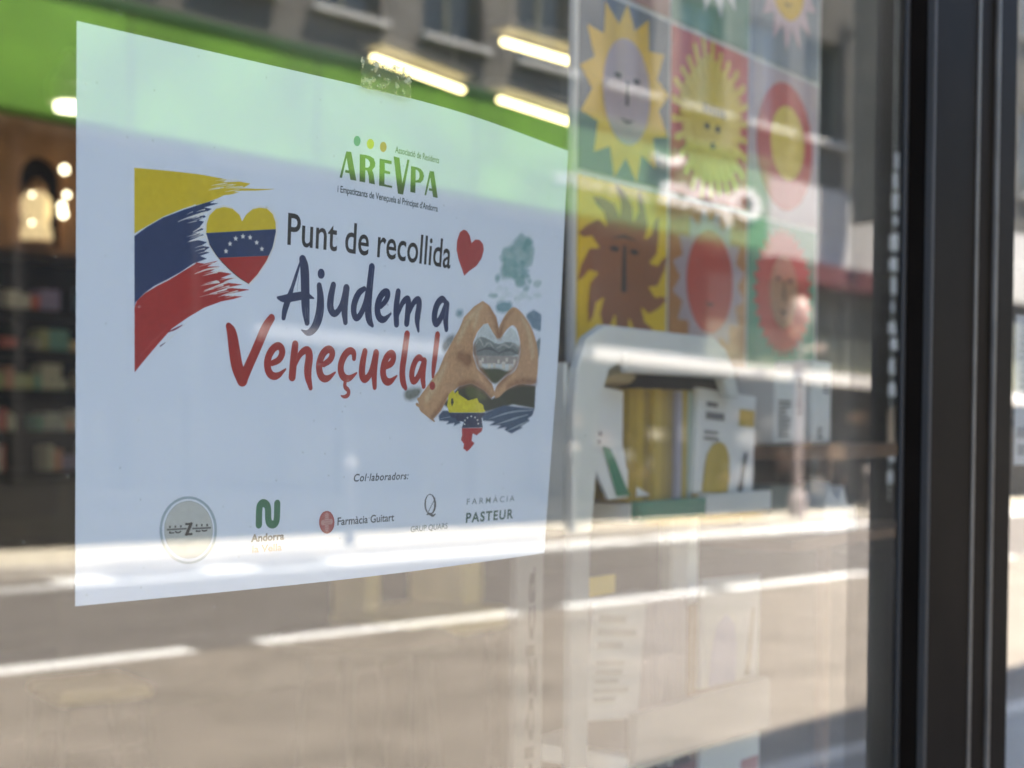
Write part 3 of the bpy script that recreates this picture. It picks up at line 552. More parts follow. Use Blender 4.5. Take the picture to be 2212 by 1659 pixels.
 ('S',(0.7,0.72,0.74),0,0,[(54.7,85.7),(59.1,84.5),(63.5,83.6)],[0.06,0.24,0.43]),
 ('S',(0.7,0.72,0.74),0,0,[(56.6,82.9),(58.9,81.8),(61.3,81.1)],[0.06,0.3,0.22]),
 ('S',(0.7,0.72,0.74),0,0,[(52.6,95.0),(56.5,93.8),(60.5,93.0)],[0.06,0.13,0.27]),
 ('S',(0.7,0.72,0.74),0,0,[(54.2,93.0),(56.6,92.0),(59.0,91.3)],[0.06,0.3,0.31]),
 ('S',(0.7,0.72,0.74),0,0,[(64.6,82.3),(67.0,81.3),(69.4,80.5)],[0.06,0.14,0.31]),
 ('S',(0.7,0.72,0.74),0,0,[(61.6,90.0),(63.8,88.9),(66.1,88.2)],[0.06,0.22,0.21]),
 ('S',(0.7,0.72,0.74),0,0,[(61.8,87.8),(65.9,86.6),(70.0,85.8)],[0.06,0.36,0.45]),
 ('S',(0.7,0.72,0.74),0,0,[(50.2,77.6),(52.3,76.8),(54.5,76.2)],[0.06,0.17,0.35]),
 ('S',(0.7,0.72,0.74),0,0,[(46.7,67.2),(48.7,66.5),(50.8,65.9)],[0.06,0.28,0.22]),
 ('S',(0.7,0.72,0.74),0,0,[(48.4,72.3),(50.6,71.6),(52.8,70.9)],[0.06,0.15,0.43]),
 ('S',(0.7,0.72,0.74),0,0,[(49.4,65.8),(51.4,65.1),(53.5,64.4)],[0.06,0.13,0.33]),
 ('S',(0.7,0.72,0.74),0,0,[(46.4,63.9),(47.6,63.2),(48.9,62.6)],[0.06,0.15,0.21]),
 ('S',(0.7,0.72,0.74),0,0,[(49.0,73.2),(52.1,72.4),(55.2,71.7)],[0.06,0.3,0.44]),
 ('S',(0.7,0.72,0.74),0,0,[(48.5,65.4),(50.2,64.7),(51.9,64.1)],[0.06,0.23,0.34]),
 ('S',(0.7,0.72,0.74),0,0,[(50.2,76.3),(51.9,75.6),(53.7,75.1)],[0.06,0.2,0.32]),
 ('S',(0.7,0.72,0.74),0,0,[(46.2,61.2),(48.2,60.5),(50.1,59.8)],[0.06,0.14,0.36]),
 ('S',(0.7,0.72,0.74),0,0,[(46.6,65.8),(48.2,65.1),(49.7,64.5)],[0.06,0.17,0.24]),
 ('S',(0.7,0.72,0.74),0,0,[(48.8,71.0),(50.6,70.3),(52.4,69.7)],[0.06,0.24,0.24]),
 ('S',(0.7,0.72,0.74),0,0,[(51.7,78.3),(54.3,77.5),(56.9,76.8)],[0.06,0.21,0.32]),
 ('S',(0.7,0.72,0.74),0,0,[(46.5,72.4),(48.5,71.7),(50.5,71.1)],[0.06,0.22,0.23]),
 ('S',(0.7,0.72,0.74),0,0,[(50.5,62.5),(52.4,61.7),(54.3,61.1)],[0.06,0.22,0.42]),
 ('S',(0.7,0.72,0.74),0,0,[(47.8,72.9),(50.9,72.0),(53.9,71.3)],[0.06,0.19,0.19]),
 ('S',(0.7,0.72,0.74),0,0,[(46.8,74.4),(48.6,73.7),(50.4,73.1)],[0.06,0.28,0.35]),
 ('S',(0.7,0.72,0.74),0,0,[(59.0,49.5),(61.9,48.6),(64.9,47.9)],[0.06,0.22,0.18]),
 ('S',(0.7,0.72,0.74),0,0,[(55.8,53.6),(58.4,52.7),(61.0,52.1)],[0.06,0.2,0.36]),
 ('S',(0.7,0.72,0.74),0,0,[(61.7,49.6),(64.1,48.7),(66.5,48.1)],[0.06,0.24,0.23]),
 ('S',(0.7,0.72,0.74),0,0,[(61.8,52.0),(64.7,51.1),(67.6,50.5)],[0.06,0.15,0.16]),
 ('S',(0.7,0.72,0.74),0,0,[(62.6,49.5),(66.1,48.5),(69.7,47.7)],[0.06,0.31,0.31]),
 ('S',(0.7,0.72,0.74),0,0,[(60.9,49.3),(64.7,48.3),(68.7,47.5)],[0.06,0.27,0.26]),
 ('S',(0.7,0.72,0.74),0,0,[(59.1,51.7),(63.0,50.7),(67.0,49.8)],[0.06,0.18,0.26]),
 ('S',(0.7,0.72,0.74),0,0,[(63.6,51.9),(67.5,50.9),(71.6,50.1)],[0.06,0.31,0.35]),
 ('S',(0.7,0.72,0.74),0,0,[(57.1,51.6),(60.2,50.6),(63.4,49.9)],[0.06,0.18,0.24]),
 ('S',(0.7,0.72,0.74),0,0,[(63.3,53.3),(66.7,52.3),(70.1,51.5)],[0.06,0.29,0.15]),
 ('S',(0.7,0.72,0.74),0,0,[(63.9,51.1),(66.2,50.3),(68.5,49.6)],[0.06,0.21,0.15]),
 ('S',(0.7,0.72,0.74),0,0,[(63.0,49.5),(67.4,48.4),(71.9,47.5)],[0.06,0.25,0.16]),
 ('S',(0.7,0.72,0.74),0,0,[(57.1,51.6),(60.7,50.6),(64.3,49.8)],[0.06,0.26,0.24]),
 ('S',(0.7,0.72,0.74),0,0,[(56.1,53.1),(59.3,52.2),(62.6,51.5)],[0.06,0.31,0.32]),
 ('S',(0.7,0.72,0.74),0,0,[(29.7,120.2),(33.3,117.1)],[0.12,0.3]),
 ('S',(0.7,0.72,0.74),0,0,[(39.3,111.9),(42.9,108.7)],[0.12,0.25]),
 ('S',(0.7,0.72,0.74),0,0,[(42.1,109.4),(45.8,106.2)],[0.12,0.3]),
 ('S',(0.7,0.72,0.74),0,0,[(39.1,112.1),(42.7,108.9)],[0.12,0.28]),
 ('S',(0.7,0.72,0.74),0,0,[(43.7,108.1),(47.4,104.8)],[0.12,0.38]),
 ('S',(0.7,0.72,0.74),0,0,[(37.1,113.8),(40.7,110.6)],[0.12,0.22]),
 ('S',(0.7,0.72,0.74),0,0,[(35.0,115.6),(38.6,112.4)],[0.12,0.19]),
 ('S',(0.7,0.72,0.74),0,0,[(37.4,113.5),(41.0,110.3)],[0.12,0.4]),
 ('P',(0.7,0.72,0.74),0,0,[(71.8,63.5),(70.3,60.8),(66.8,58.7),(62.7,58.4),(58.7,59.6),(55.7,62.6),(54.4,66.2),(54.2,70.1),(55.9,74.4),(59.5,78.7),(64.3,82.8),(70.7,86.9),(75.8,89.0),(80.1,84.9),(84.7,78.7),(87.8,72.6),(89.2,66.0),(89.0,61.9),(87.3,58.6),(84.0,56.6),(80.3,56.6),(76.8,57.7),(73.8,60.4)]),
 ('P',(0.6,0.47,0.03),0,0,[(71.7,63.9),(70.4,61.4),(67.1,59.4),(63.2,59.1),(59.4,60.3),(56.5,63.1),(55.3,66.5),(55.1,70.1),(88.2,65.2),(88.0,62.5),(86.5,59.3),(83.4,57.4),(79.9,57.5),(76.6,58.5),(73.6,61.0)]),
 ('P',(0.36,0.03,0.03),0,0,[(61.0,79.2),(64.7,82.3),(70.7,86.1),(75.6,88.2),(79.7,84.2),(84.0,78.4),(85.1,76.2)]),
 ('P',(0.022,0.045,0.13),0,0,[(55.1,70.1),(55.1,70.2),(56.7,74.3),(60.1,78.4),(61.0,79.2),(85.1,76.2),(86.9,72.6),(88.3,66.3),(88.2,65.2)]),
 ('S',(0.02,0.02,0.03),0,0,[(56.7,74.3),(60.1,78.4),(64.7,82.3),(70.7,86.1),(75.6,88.2)],[0.25,0.32,0.32,0.33,0.2]),
 ('P',(0.7,0.72,0.74),0,0,[(64.4,75.1),(64.7,75.9),(65.6,75.8),(64.9,76.4),(65.2,77.2),(64.5,76.8),(63.7,77.3),(64.0,76.5),(63.3,76.0),(64.1,75.9)]),
 ('P',(0.7,0.72,0.74),0,0,[(66.2,72.0),(66.5,72.8),(67.4,72.7),(66.7,73.3),(67.0,74.1),(66.3,73.7),(65.5,74.2),(65.8,73.4),(65.1,73.0),(65.9,72.9)]),
 ('P',(0.7,0.72,0.74),0,0,[(68.9,69.7),(69.2,70.5),(70.1,70.4),(69.4,71.0),(69.7,71.8),(68.9,71.4),(68.2,71.9),(68.4,71.1),(67.7,70.6),(68.6,70.5)]),
 ('P',(0.7,0.72,0.74),0,0,[(72.3,68.5),(72.6,69.3),(73.5,69.2),(72.8,69.8),(73.1,70.6),(72.3,70.2),(71.6,70.7),(71.8,69.9),(71.1,69.4),(72.0,69.3)]),
 ('P',(0.7,0.72,0.74),0,0,[(75.7,68.6),(76.1,69.4),(76.9,69.3),(76.3,69.9),(76.5,70.7),(75.8,70.3),(75.0,70.8),(75.3,70.0),(74.5,69.5),(75.4,69.4)]),
 ('P',(0.7,0.72,0.74),0,0,[(79.0,70.3),(79.3,71.1),(80.2,71.0),(79.5,71.6),(79.8,72.4),(79.0,72.0),(78.3,72.5),(78.5,71.7),(77.8,71.2),(78.7,71.1)]),
 ('P',(0.7,0.72,0.74),0,0,[(81.5,72.6),(81.9,73.4),(82.8,73.3),(82.1,73.9),(82.4,74.7),(81.6,74.3),(80.9,74.8),(81.1,74.0),(80.4,73.5),(81.3,73.4)]),
 ('P',(0.055,0.125,0.04),0,0,[(123.3,28.8),(126.0,28.6),(129.5,40.3),(126.2,40.3),(123.6,31.5),(121.5,40.2),(120.2,40.2)]),
 ('P',(0.055,0.125,0.04),0,0,[(123.2,36.5),(125.7,36.6),(125.9,37.7),(123.1,37.7)]),
 ('H',(0.055,0.125,0.04),0,0,[[(130.8,28.9),(134.0,28.7),(136.8,28.9),(138.8,29.6),(139.8,31.3),(139.7,32.9),(138.2,34.6),(139.2,36.4),(140.2,40.5),(136.8,40.4),(136.3,37.3),(135.4,35.3),(134.3,35.0),(134.5,40.4),(131.3,40.4)],[(134.0,30.1),(135.5,30.4),(136.7,31.5),(136.8,32.9),(135.8,33.9),(134.2,34.1)]]),
 ('P',(0.055,0.125,0.04),0,0,[(142.2,29.1),(149.4,29.1),(149.4,30.5),(145.3,30.5),(145.6,33.7),(148.8,33.8),(148.8,35.0),(145.5,34.9),(145.8,39.7),(150.5,39.8),(150.4,40.7),(142.6,40.6)]),
 ('P',(0.055,0.125,0.04),0,0,[(150.4,26.9),(154.0,27.0),(156.6,37.8),(159.0,27.0),(160.3,27.0),(157.5,42.7),(154.2,42.6)]),
 ('H',(0.055,0.125,0.04),0,0,[[(161.5,29.5),(165.3,29.5),(167.9,29.9),(169.6,31.1),(170.4,32.6),(169.9,34.6),(168.2,36.0),(165.0,36.3),(165.3,40.9),(162.0,40.9)],[(164.6,30.6),(166.0,30.8),(167.1,31.8),(167.4,33.3),(166.9,34.7),(165.0,35.5)]]),
 ('P',(0.055,0.125,0.04),0,0,[(173.9,29.9),(176.8,29.7),(180.7,41.2),(177.3,41.1),(174.6,32.7),(172.5,41.1),(171.4,41.0)]),
 ('P',(0.055,0.125,0.04),0,0,[(174.3,37.5),(176.8,37.6),(177.1,38.6),(174.1,38.6)]),
 ('P',(0.06,0.27,0.25),1,0,[(130.9,23.3),(130.8,23.9),(130.6,24.5),(130.3,25.1),(129.8,25.5),(129.2,25.7),(128.7,25.7),(128.1,25.6),(127.7,25.2),(127.3,24.8),(127.1,24.2),(127.1,23.5),(127.2,22.9),(127.5,22.3),(127.9,21.8),(128.4,21.5),(129.0,21.4),(129.6,21.4),(130.1,21.7),(130.5,22.1),(130.8,22.6)]),
 ('P',(0.62,0.58,0.05),1,0,[(138.6,23.3),(138.5,24.0),(138.3,24.6),(137.9,25.2),(137.4,25.6),(136.8,25.8),(136.2,25.9),(135.6,25.7),(135.1,25.4),(134.7,24.9),(134.5,24.3),(134.4,23.6),(134.6,23.0),(134.9,22.4),(135.3,21.9),(135.9,21.6),(136.5,21.5),(137.1,21.5),(137.7,21.7),(138.1,22.2),(138.5,22.7)]),
 ('P',(0.52,0.22,0.08),1,0,[(146.0,23.5),(145.9,24.1),(145.7,24.8),(145.3,25.3),(144.8,25.7),(144.3,26.0),(143.7,26.0),(143.1,25.8),(142.6,25.5),(142.3,25.0),(142.1,24.4),(142.0,23.7),(142.2,23.1),(142.4,22.5),(142.9,22.0),(143.4,21.7),(144.0,21.6),(144.6,21.6),(145.1,21.9),(145.5,22.3),(145.8,22.8)]),
 ('T',(0.07,0.13,0.07),'Associació de Residents',(151.2,25.1),(180.0,25.6),2.8,0.012,0,1.0),
 ('T',(0.05,0.07,0.07),"i Empatitzants de Veneçuela al Principat d'Andorra",(119.4,46.3),(181.2,47.3),2.8,0.016,0,1.0),
 ('T',(0.028,0.028,0.03),'Punt de recollida',(94.2,70.7),(193.3,71.8),12.8,0.01,0,1.0),
 ('P',(0.38,0.06,0.06),0,0,[(208.6,58.5),(206.8,55.2),(204.3,53.4),(201.6,53.0),(198.7,54.6),(197.0,58.5),(197.1,62.9),(199.1,67.1),(202.0,70.7),(204.6,74.2),(208.5,71.6),(214.0,68.8),(218.0,64.7),(219.3,60.6),(218.3,57.9),(215.2,56.3),(211.6,56.5)]),
 ('S',(0.018,0.033,0.1),0,0,[(101.5,76.1),(99.6,81.9),(97.1,89.0)],[0.59,1.52,1.75]),
 ('S',(0.018,0.033,0.1),0,0,[(97.1,89.0),(95.4,93.5),(93.9,97.4),(93.4,100.7)],[1.98,3.02,2.89,2.08]),
 ('S',(0.018,0.033,0.1),0,0,[(102.3,76.1),(103.5,79.0),(104.2,87.7),(104.7,96.3),(105.8,101.9)],[3.53,4.61,4.52,4.42,2.64]),
 ('S',(0.018,0.033,0.1),0,0,[(90.2,92.7),(93.2,93.1),(99.1,91.7),(104.6,90.6),(108.9,91.7)],[1.14,3.34,3.63,3.22,0.6]),
 ('S',(0.018,0.033,0.1),0,0,[(111.6,86.2),(112.7,91.4),(112.5,98.0),(110.5,103.4),(106.7,106.6),(102.9,105.1)],[2.67,3.79,4.41,4.03,2.78,0.48]),
 ('P',(0.018,0.033,0.1),1,0,[(114.3,81.1),(114.3,81.7),(114.0,82.3),(113.7,82.8),(113.2,83.1),(112.6,83.3),(112.0,83.3),(111.5,83.1),(111.0,82.8),(110.7,82.3),(110.5,81.7),(110.5,81.1),(110.6,80.5),(110.9,79.9),(111.3,79.5),(111.8,79.2),(112.4,79.1),(113.0,79.2),(113.5,79.5),(113.9,79.9),(114.2,80.5)]),
 ('S',(0.018,0.033,0.1),0,0,[(119.3,85.4),(118.0,91.0),(118.0,95.5),(120.7,98.0),(124.4,94.2),(126.7,86.6)],[2.87,3.61,3.61,2.9,2.55,3.33]),
 ('S',(0.018,0.033,0.1),0,0,[(126.7,86.2),(125.9,95.0),(127.0,100.5)],[3.59,3.85,2.59]),
 ('S',(0.018,0.033,0.1),0,0,[(137.1,85.6),(133.5,87.7),(131.0,93.7),(132.3,98.6),(135.0,98.0),(138.4,91.9),(139.6,86.3)],[2.27,3.29,3.4,3.03,2.8,2.96,3.37]),
 ('S',(0.018,0.033,0.1),0,0,[(140.9,76.0),(140.2,84.9),(139.9,94.1),(140.9,99.0),(143.2,101.1)],[3.5,3.92,4.07,3.97,1.66]),
 ('S',(0.018,0.033,0.1),0,0,[(147.8,92.4),(151.5,89.1),(151.9,85.7),(148.3,86.4),(145.4,91.4),(146.1,96.9),(149.9,98.7),(154.3,95.2)],[2.38,2.97,3.25,3.21,3.6,3.62,3.11,1.0]),
 ('S',(0.018,0.033,0.1),0,0,[(158.2,85.4),(157.4,92.9),(158.4,99.4)],[3.19,3.77,3.36]),
 ('S',(0.018,0.033,0.1),0,0,[(158.6,95.6),(161.5,89.4),(165.0,87.5),(165.5,90.5),(165.1,98.7)],[2.19,2.8,3.29,3.75,3.46]),
 ('S',(0.018,0.033,0.1),0,0,[(165.5,95.2),(168.9,88.8),(172.4,87.4),(172.9,90.9),(171.8,96.7),(173.5,101.8)],[2.26,2.9,3.41,3.89,3.88,1.41]),
 ('S',(0.018,0.033,0.1),0,0,[(191.2,87.0),(188.7,86.0),(185.1,89.1),(183.8,95.0),(185.7,98.2),(188.7,95.6),(192.5,88.6)],[2.54,3.51,3.95,4.1,3.81,3.35,3.74]),
 ('S',(0.018,0.033,0.1),0,0,[(192.7,88.6),(192.5,95.4),(193.8,99.7)],[4.09,4.1,2.92]),
 ('S',(0.16,0.2,0.28),0,0,[(98.8,83.7),(97.1,88.8)],[0.16,0.16]),
 ('S',(0.16,0.2,0.28),0,0,[(100.5,83.2),(100.0,89.3)],[0.16,0.16]),
 ('S',(0.16,0.2,0.28),0,0,[(105.7,95.8),(106.6,101.0)],[0.17,0.17]),
 ('S',(0.16,0.2,0.28),0,0,[(104.5,95.7),(105.1,100.2)],[0.17,0.17]),
 ('S',(0.16,0.2,0.28),0,0,[(110.9,98.5),(109.6,102.6)],[0.17,0.17]),
 ('S',(0.16,0.2,0.28),0,0,[(141.5,76.6),(141.0,84.9)],[0.19,0.19]),
 ('S',(0.16,0.2,0.28),0,0,[(174.1,89.9),(174.1,96.5)],[0.22,0.22]),
 ('S',(0.16,0.2,0.28),0,0,[(118.4,93.2),(118.5,95.9)],[0.17,0.17]),
 ('S',(0.16,0.2,0.28),0,0,[(192.6,89.6),(191.8,95.0)],[0.24,0.24]),
 ('S',(0.16,0.2,0.28),0,0,[(113.9,95.7),(113.2,99.7)],[0.17,0.17]),
 ('S',(0.16,0.2,0.28),0,0,[(141.2,95.8),(141.9,98.5)],[0.19,0.19]),
 ('S',(0.33,0.03,0.028),0,0,[(66.4,105.5),(68.0,107.8),(69.4,115.1),(70.8,121.6),(73.5,126.5)],[2.8,4.85,5.45,5.6,5.19]),
 ('S',(0.33,0.03,0.028),0,0,[(73.6,126.5),(76.2,121.4),(80.8,112.5),(84.4,104.8),(87.3,101.1)],[4.61,4.29,4.21,4.24,3.32]),
 ('S',(0.33,0.03,0.028),0,0,[(88.2,119.3),(92.1,117.8),(93.7,114.1),(91.3,111.6),(87.5,114.0),(85.4,118.9),(86.7,123.8),(90.7,124.9),(95.2,121.5)],[2.4,2.91,3.28,3.14,3.34,3.45,3.47,3.03,0.86]),
 ('S',(0.33,0.03,0.028),0,0,[(99.9,111.2),(99.4,116.2),(98.8,124.5)],[3.34,3.84,3.72]),
 ('S',(0.33,0.03,0.028),0,0,[(99.7,120.2),(102.6,114.7),(106.5,112.7),(107.9,115.4),(106.7,122.7),(108.9,128.8)],[1.98,2.62,3.41,4.06,4.19,2.18]),
 ('S',(0.33,0.03,0.028),0,0,[(115.7,118.8),(119.6,116.8),(120.6,113.5),(118.1,112.0),(114.8,114.2),(112.8,119.3),(114.2,124.1),(117.8,125.2),(122.3,122.0)],[2.48,3.04,3.31,3.28,3.5,3.49,3.51,3.03,0.94]),
 ('S',(0.33,0.03,0.028),0,0,[(133.0,115.6),(132.9,113.0),(130.0,112.2),(126.7,115.1),(125.0,119.8),(126.6,123.7),(130.4,124.7),(135.0,121.8)],[2.37,2.92,3.3,3.53,3.52,3.55,3.05,0.85]),
 ('S',(0.33,0.03,0.028),0,0,[(128.5,125.1),(128.0,127.9),(130.7,129.3),(130.7,131.3),(128.3,132.3),(126.3,131.7)],[1.79,2.06,2.09,2.09,1.66,0.55]),
 ('S',(0.33,0.03,0.028),0,0,[(139.4,112.5),(138.1,118.4),(138.3,123.2),(140.5,124.8),(143.9,121.6),(146.1,113.9)],[3.15,3.85,3.87,3.33,2.93,3.38]),
 ('S',(0.33,0.03,0.028),0,0,[(146.4,112.9),(145.6,120.6),(146.6,127.5)],[3.68,3.83,2.67]),
 ('S',(0.33,0.03,0.028),0,0,[(153.1,118.4),(157.2,116.8),(158.0,113.4),(155.8,112.3),(152.8,114.6),(151.0,119.9),(152.5,124.4),(156.1,125.5),(160.6,122.3)],[2.72,3.37,3.53,3.49,3.76,3.75,3.78,3.37,0.93]),
 ('S',(0.33,0.03,0.028),0,0,[(165.8,103.8),(164.9,112.6),(163.9,120.0),(165.1,125.3),(167.1,127.5)],[3.8,3.96,3.95,3.99,2.26]),
 ('S',(0.33,0.03,0.028),0,0,[(177.5,114.3),(174.9,113.2),(172.0,116.0),(170.4,121.2),(171.9,124.7),(175.2,123.1),(179.0,115.5)],[2.35,3.16,3.61,3.76,3.46,3.18,3.56]),
 ('S',(0.33,0.03,0.028),0,0,[(179.1,115.2),(178.5,122.0),(179.8,126.2)],[3.73,3.9,2.91]),
 ('S',(0.33,0.03,0.028),0,0,[(187.4,102.9),(186.9,110.2),(186.2,117.7),(186.1,121.7)],[3.67,3.85,3.5,1.93]),
 ('P',(0.33,0.03,0.028),1,0,[(188.3,126.0),(188.3,126.5),(188.0,127.1),(187.6,127.5),(187.1,127.8),(186.5,127.9),(185.9,127.9),(185.3,127.7),(184.7,127.4),(184.3,126.9),(184.1,126.4),(184.0,125.8),(184.1,125.3),(184.5,124.8),(184.9,124.4),(185.5,124.2),(186.1,124.1),(186.7,124.2),(187.3,124.5),(187.8,124.9),(188.1,125.4)]),
 ('S',(0.46,0.12,0.11),0,0,[(71.0,114.6),(71.9,119.8)],[0.16,0.16]),
 ('S',(0.46,0.12,0.11),0,0,[(77.6,114.4),(74.5,121.1)],[0.16,0.16]),
 ('S',(0.46,0.12,0.11),0,0,[(82.8,107.1),(80.2,112.5)],[0.16,0.16]),
 ('S',(0.46,0.12,0.11),0,0,[(101.4,113.4),(100.8,117.9)],[0.17,0.17]),
 ('S',(0.46,0.12,0.11),0,0,[(105.9,115.9),(105.6,122.3)],[0.18,0.18]),
 ('S',(0.46,0.12,0.11),0,0,[(108.3,117.6),(107.8,122.7)],[0.18,0.18]),
 ('S',(0.46,0.12,0.11),0,0,[(127.3,115.1),(126.1,119.3)],[0.19,0.19]),
 ('S',(0.46,0.12,0.11),0,0,[(165.2,106.7),(164.6,113.6)],[0.22,0.22]),
 ('S',(0.46,0.12,0.11),0,0,[(88.6,113.9),(87.3,116.6)],[0.17,0.17]),
 ('S',(0.46,0.12,0.11),0,0,[(116.6,113.2),(114.6,116.5)],[0.18,0.18]),
 ('S',(0.46,0.12,0.11),0,0,[(138.8,115.6),(138.3,118.4)],[0.2,0.2]),
 ('S',(0.46,0.12,0.11),0,0,[(172.2,117.7),(171.6,120.2)],[0.23,0.23]),
 ('H',(0.3,0.39,0.46),0,0,[[(62.7,185.5),(62.6,187.6),(62.1,189.7),(61.3,191.6),(60.2,193.3),(58.7,194.8),(57.0,196.1),(55.2,197.0),(53.1,197.6),(51.0,197.9),(48.8,197.9),(46.7,197.5),(44.6,196.8),(42.7,195.8),(40.9,194.5),(39.4,192.9),(38.1,191.2),(37.1,189.3),(36.4,187.3),(36.0,185.2),(36.0,183.2),(36.3,181.2),(36.9,179.2),(37.9,177.4),(39.1,175.8),(40.6,174.4),(42.3,173.3),(44.2,172.5),(46.2,171.9),(48.3,171.8),(50.5,171.9),(52.6,172.4),(54.6,173.2),(56.5,174.3),(58.3,175.7),(59.8,177.4),(61.0,179.2),(61.9,181.2),(62.5,183.3)],[(61.5,185.4),(61.4,187.4),(61.0,189.3),(60.2,191.1),(59.2,192.7),(57.9,194.1),(56.3,195.2),(54.6,196.1),(52.8,196.7),(50.8,197.0),(48.9,196.9),(46.9,196.6),(45.0,195.9),(43.2,195.0),(41.6,193.8),(40.2,192.4),(39.0,190.7),(38.1,189.0),(37.5,187.1),(37.2,185.2),(37.1,183.3),(37.4,181.4),(38.0,179.6),(38.8,178.0),(40.0,176.5),(41.3,175.2),(42.9,174.1),(44.6,173.4),(46.5,172.9),(48.4,172.7),(50.3,172.9),(52.3,173.3),(54.1,174.1),(55.9,175.1),(57.5,176.4),(58.8,177.9),(59.9,179.7),(60.8,181.5),(61.3,183.5)]]),
 ('P',(0.47,0.5,0.5),1,0,[(60.7,185.2),(60.3,188.5),(58.8,191.5),(56.5,193.8),(53.6,195.3),(50.3,195.8),(46.9,195.4),(43.8,194.0),(41.1,191.8),(39.2,189.0),(38.2,185.8),(38.2,182.5),(39.1,179.4),(40.9,176.8),(43.4,174.8),(46.5,173.7),(49.8,173.6),(53.1,174.4),(56.1,176.2),(58.5,178.8),(60.1,181.8)]),
 ('H',(0.36,0.39,0.4),0,0,[[(60.7,185.2),(60.6,187.0),(60.2,188.8),(59.5,190.4),(58.5,191.9),(57.3,193.2),(55.9,194.2),(54.3,195.0),(52.6,195.6),(50.8,195.8),(49.0,195.8),(47.2,195.4),(45.4,194.8),(43.8,194.0),(42.3,192.9),(41.0,191.6),(39.9,190.1),(39.0,188.5),(38.4,186.8),(38.1,185.0),(38.1,183.2),(38.3,181.5),(38.9,179.9),(39.7,178.3),(40.7,177.0),(42.0,175.8),(43.4,174.8),(45.0,174.1),(46.7,173.7),(48.5,173.5),(50.3,173.6),(52.1,174.1),(53.9,174.8),(55.5,175.7),(56.9,176.9),(58.2,178.3),(59.2,179.9),(60.0,181.6),(60.5,183.4)],[(60.4,185.2),(60.3,187.0),(59.9,188.7),(59.2,190.3),(58.3,191.7),(57.1,193.0),(55.7,194.0),(54.2,194.8),(52.5,195.3),(50.8,195.6),(49.0,195.5),(47.2,195.2),(45.5,194.6),(43.9,193.8),(42.5,192.7),(41.2,191.4),(40.1,190.0),(39.3,188.4),(38.7,186.7),(38.4,185.0),(38.4,183.3),(38.6,181.6),(39.2,180.0),(39.9,178.5),(40.9,177.1),(42.2,176.0),(43.6,175.0),(45.1,174.3),(46.8,173.9),(48.5,173.8),(50.3,173.9),(52.0,174.3),(53.7,175.0),(55.3,175.9),(56.7,177.1),(57.9,178.5),(58.9,180.0),(59.7,181.7),(60.2,183.4)]]),
 ('T',(0.028,0.028,0.03),'LU',(40.3,185.7),(46.0,185.7),2.9,0.02,0,1.0),
 ('T',(0.028,0.028,0.03),'LU',(52.6,185.6),(58.3,185.7),2.9,0.02,0,1.0),
 ('T',(0.028,0.028,0.03),'Z',(47.4,186.6),(51.2,186.7),4.6,0.02,0,1.0),
 ('S',(0.44,0.47,0.47),0,0,[(39.5,184.2),(59.5,184.4)],[1.31,1.39]),
 ('S',(0.06,0.06,0.07),0,0,[(39.5,184.2),(48.1,184.2)],[0.52,0.54]),
 ('S',(0.06,0.06,0.07),0,0,[(51.2,184.3),(59.5,184.4)],[0.54,0.55]),
 ('S',(0.028,0.028,0.03),0,0,[(50.3,182.5),(48.4,186.3)],[1.35,1.34]),
 ('S',(0.035,0.16,0.09),0,0,[(83.6,184.2),(83.5,177.8),(84.0,176.2),(85.6,175.5),(87.5,176.4),(88.2,178.0),(88.3,182.2),(89.0,184.0),(90.7,184.7),(92.3,184.2),(93.0,182.5),(92.9,176.2)],[3.27,3.27,3.27,3.27,3.27,3.27,3.27,3.27,3.27,3.27,3.27,3.27]),
 ('T',(0.05,0.055,0.06),'Andorra',(79.7,191.0),(97.2,190.9),3.0,0.035,0,1.0),
 ('T',(0.52,0.36,0.25),'la Vella',(80.5,195.3),(96.1,195.3),2.8,0.03,0,1.0),
 ('P',(0.33,0.07,0.07),1,0,[(125.4,185.2),(125.3,186.7),(124.8,187.9),(123.9,188.9),(122.8,189.6),(121.4,189.9),(120.1,189.7),(118.8,189.1),(117.7,188.1),(116.9,186.9),(116.4,185.5),(116.3,184.1),(116.7,182.7),(117.3,181.6),(118.3,180.7),(119.6,180.3),(120.9,180.2),(122.3,180.6),(123.5,181.4),(124.5,182.5),(125.1,183.8)]),
 ('P',(0.4,0.12,0.12),1,0,[(124.8,185.2),(124.7,186.5),(124.3,187.6),(123.5,188.5),(122.5,189.1),(121.4,189.3),(120.2,189.1),(119.0,188.6),(118.1,187.8),(117.4,186.7),(117.0,185.5),(116.9,184.2),(117.2,183.0),(117.8,182.0),(118.7,181.2),(119.7,180.8),(120.9,180.8),(122.1,181.1),(123.1,181.8),(124.0,182.8),(124.6,183.9)]),
 ('S',(0.5,0.3,0.3),0,0,[(120.7,182.0),(121.0,187.9)],[2.05,2.06]),
 ('S',(0.5,0.3,0.3),0,0,[(118.6,185.1),(123.2,184.9)],[2.29,2.34]),
 ('S',(0.42,0.18,0.18),0,0,[(119.1,181.6),(122.2,181.5)],[0.32,0.32]),
 ('S',(0.42,0.18,0.18),0,0,[(119.1,182.5),(122.3,182.4)],[0.32,0.32]),
 ('S',(0.42,0.18,0.18),0,0,[(119.2,183.5),(122.3,183.3)],[0.32,0.32]),
 ('S',(0.42,0.18,0.18),0,0,[(119.2,184.4),(122.4,184.3)],[0.32,0.32]),
 ('S',(0.42,0.18,0.18),0,0,[(119.3,185.4),(122.5,185.3)],[0.32,0.32]),
 ('S',(0.42,0.18,0.18),0,0,[(119.3,186.2),(122.5,186.1)],[0.32,0.32]),
 ('S',(0.42,0.18,0.18),0,0,[(119.4,187.2),(122.6,187.0)],[0.32,0.32]),
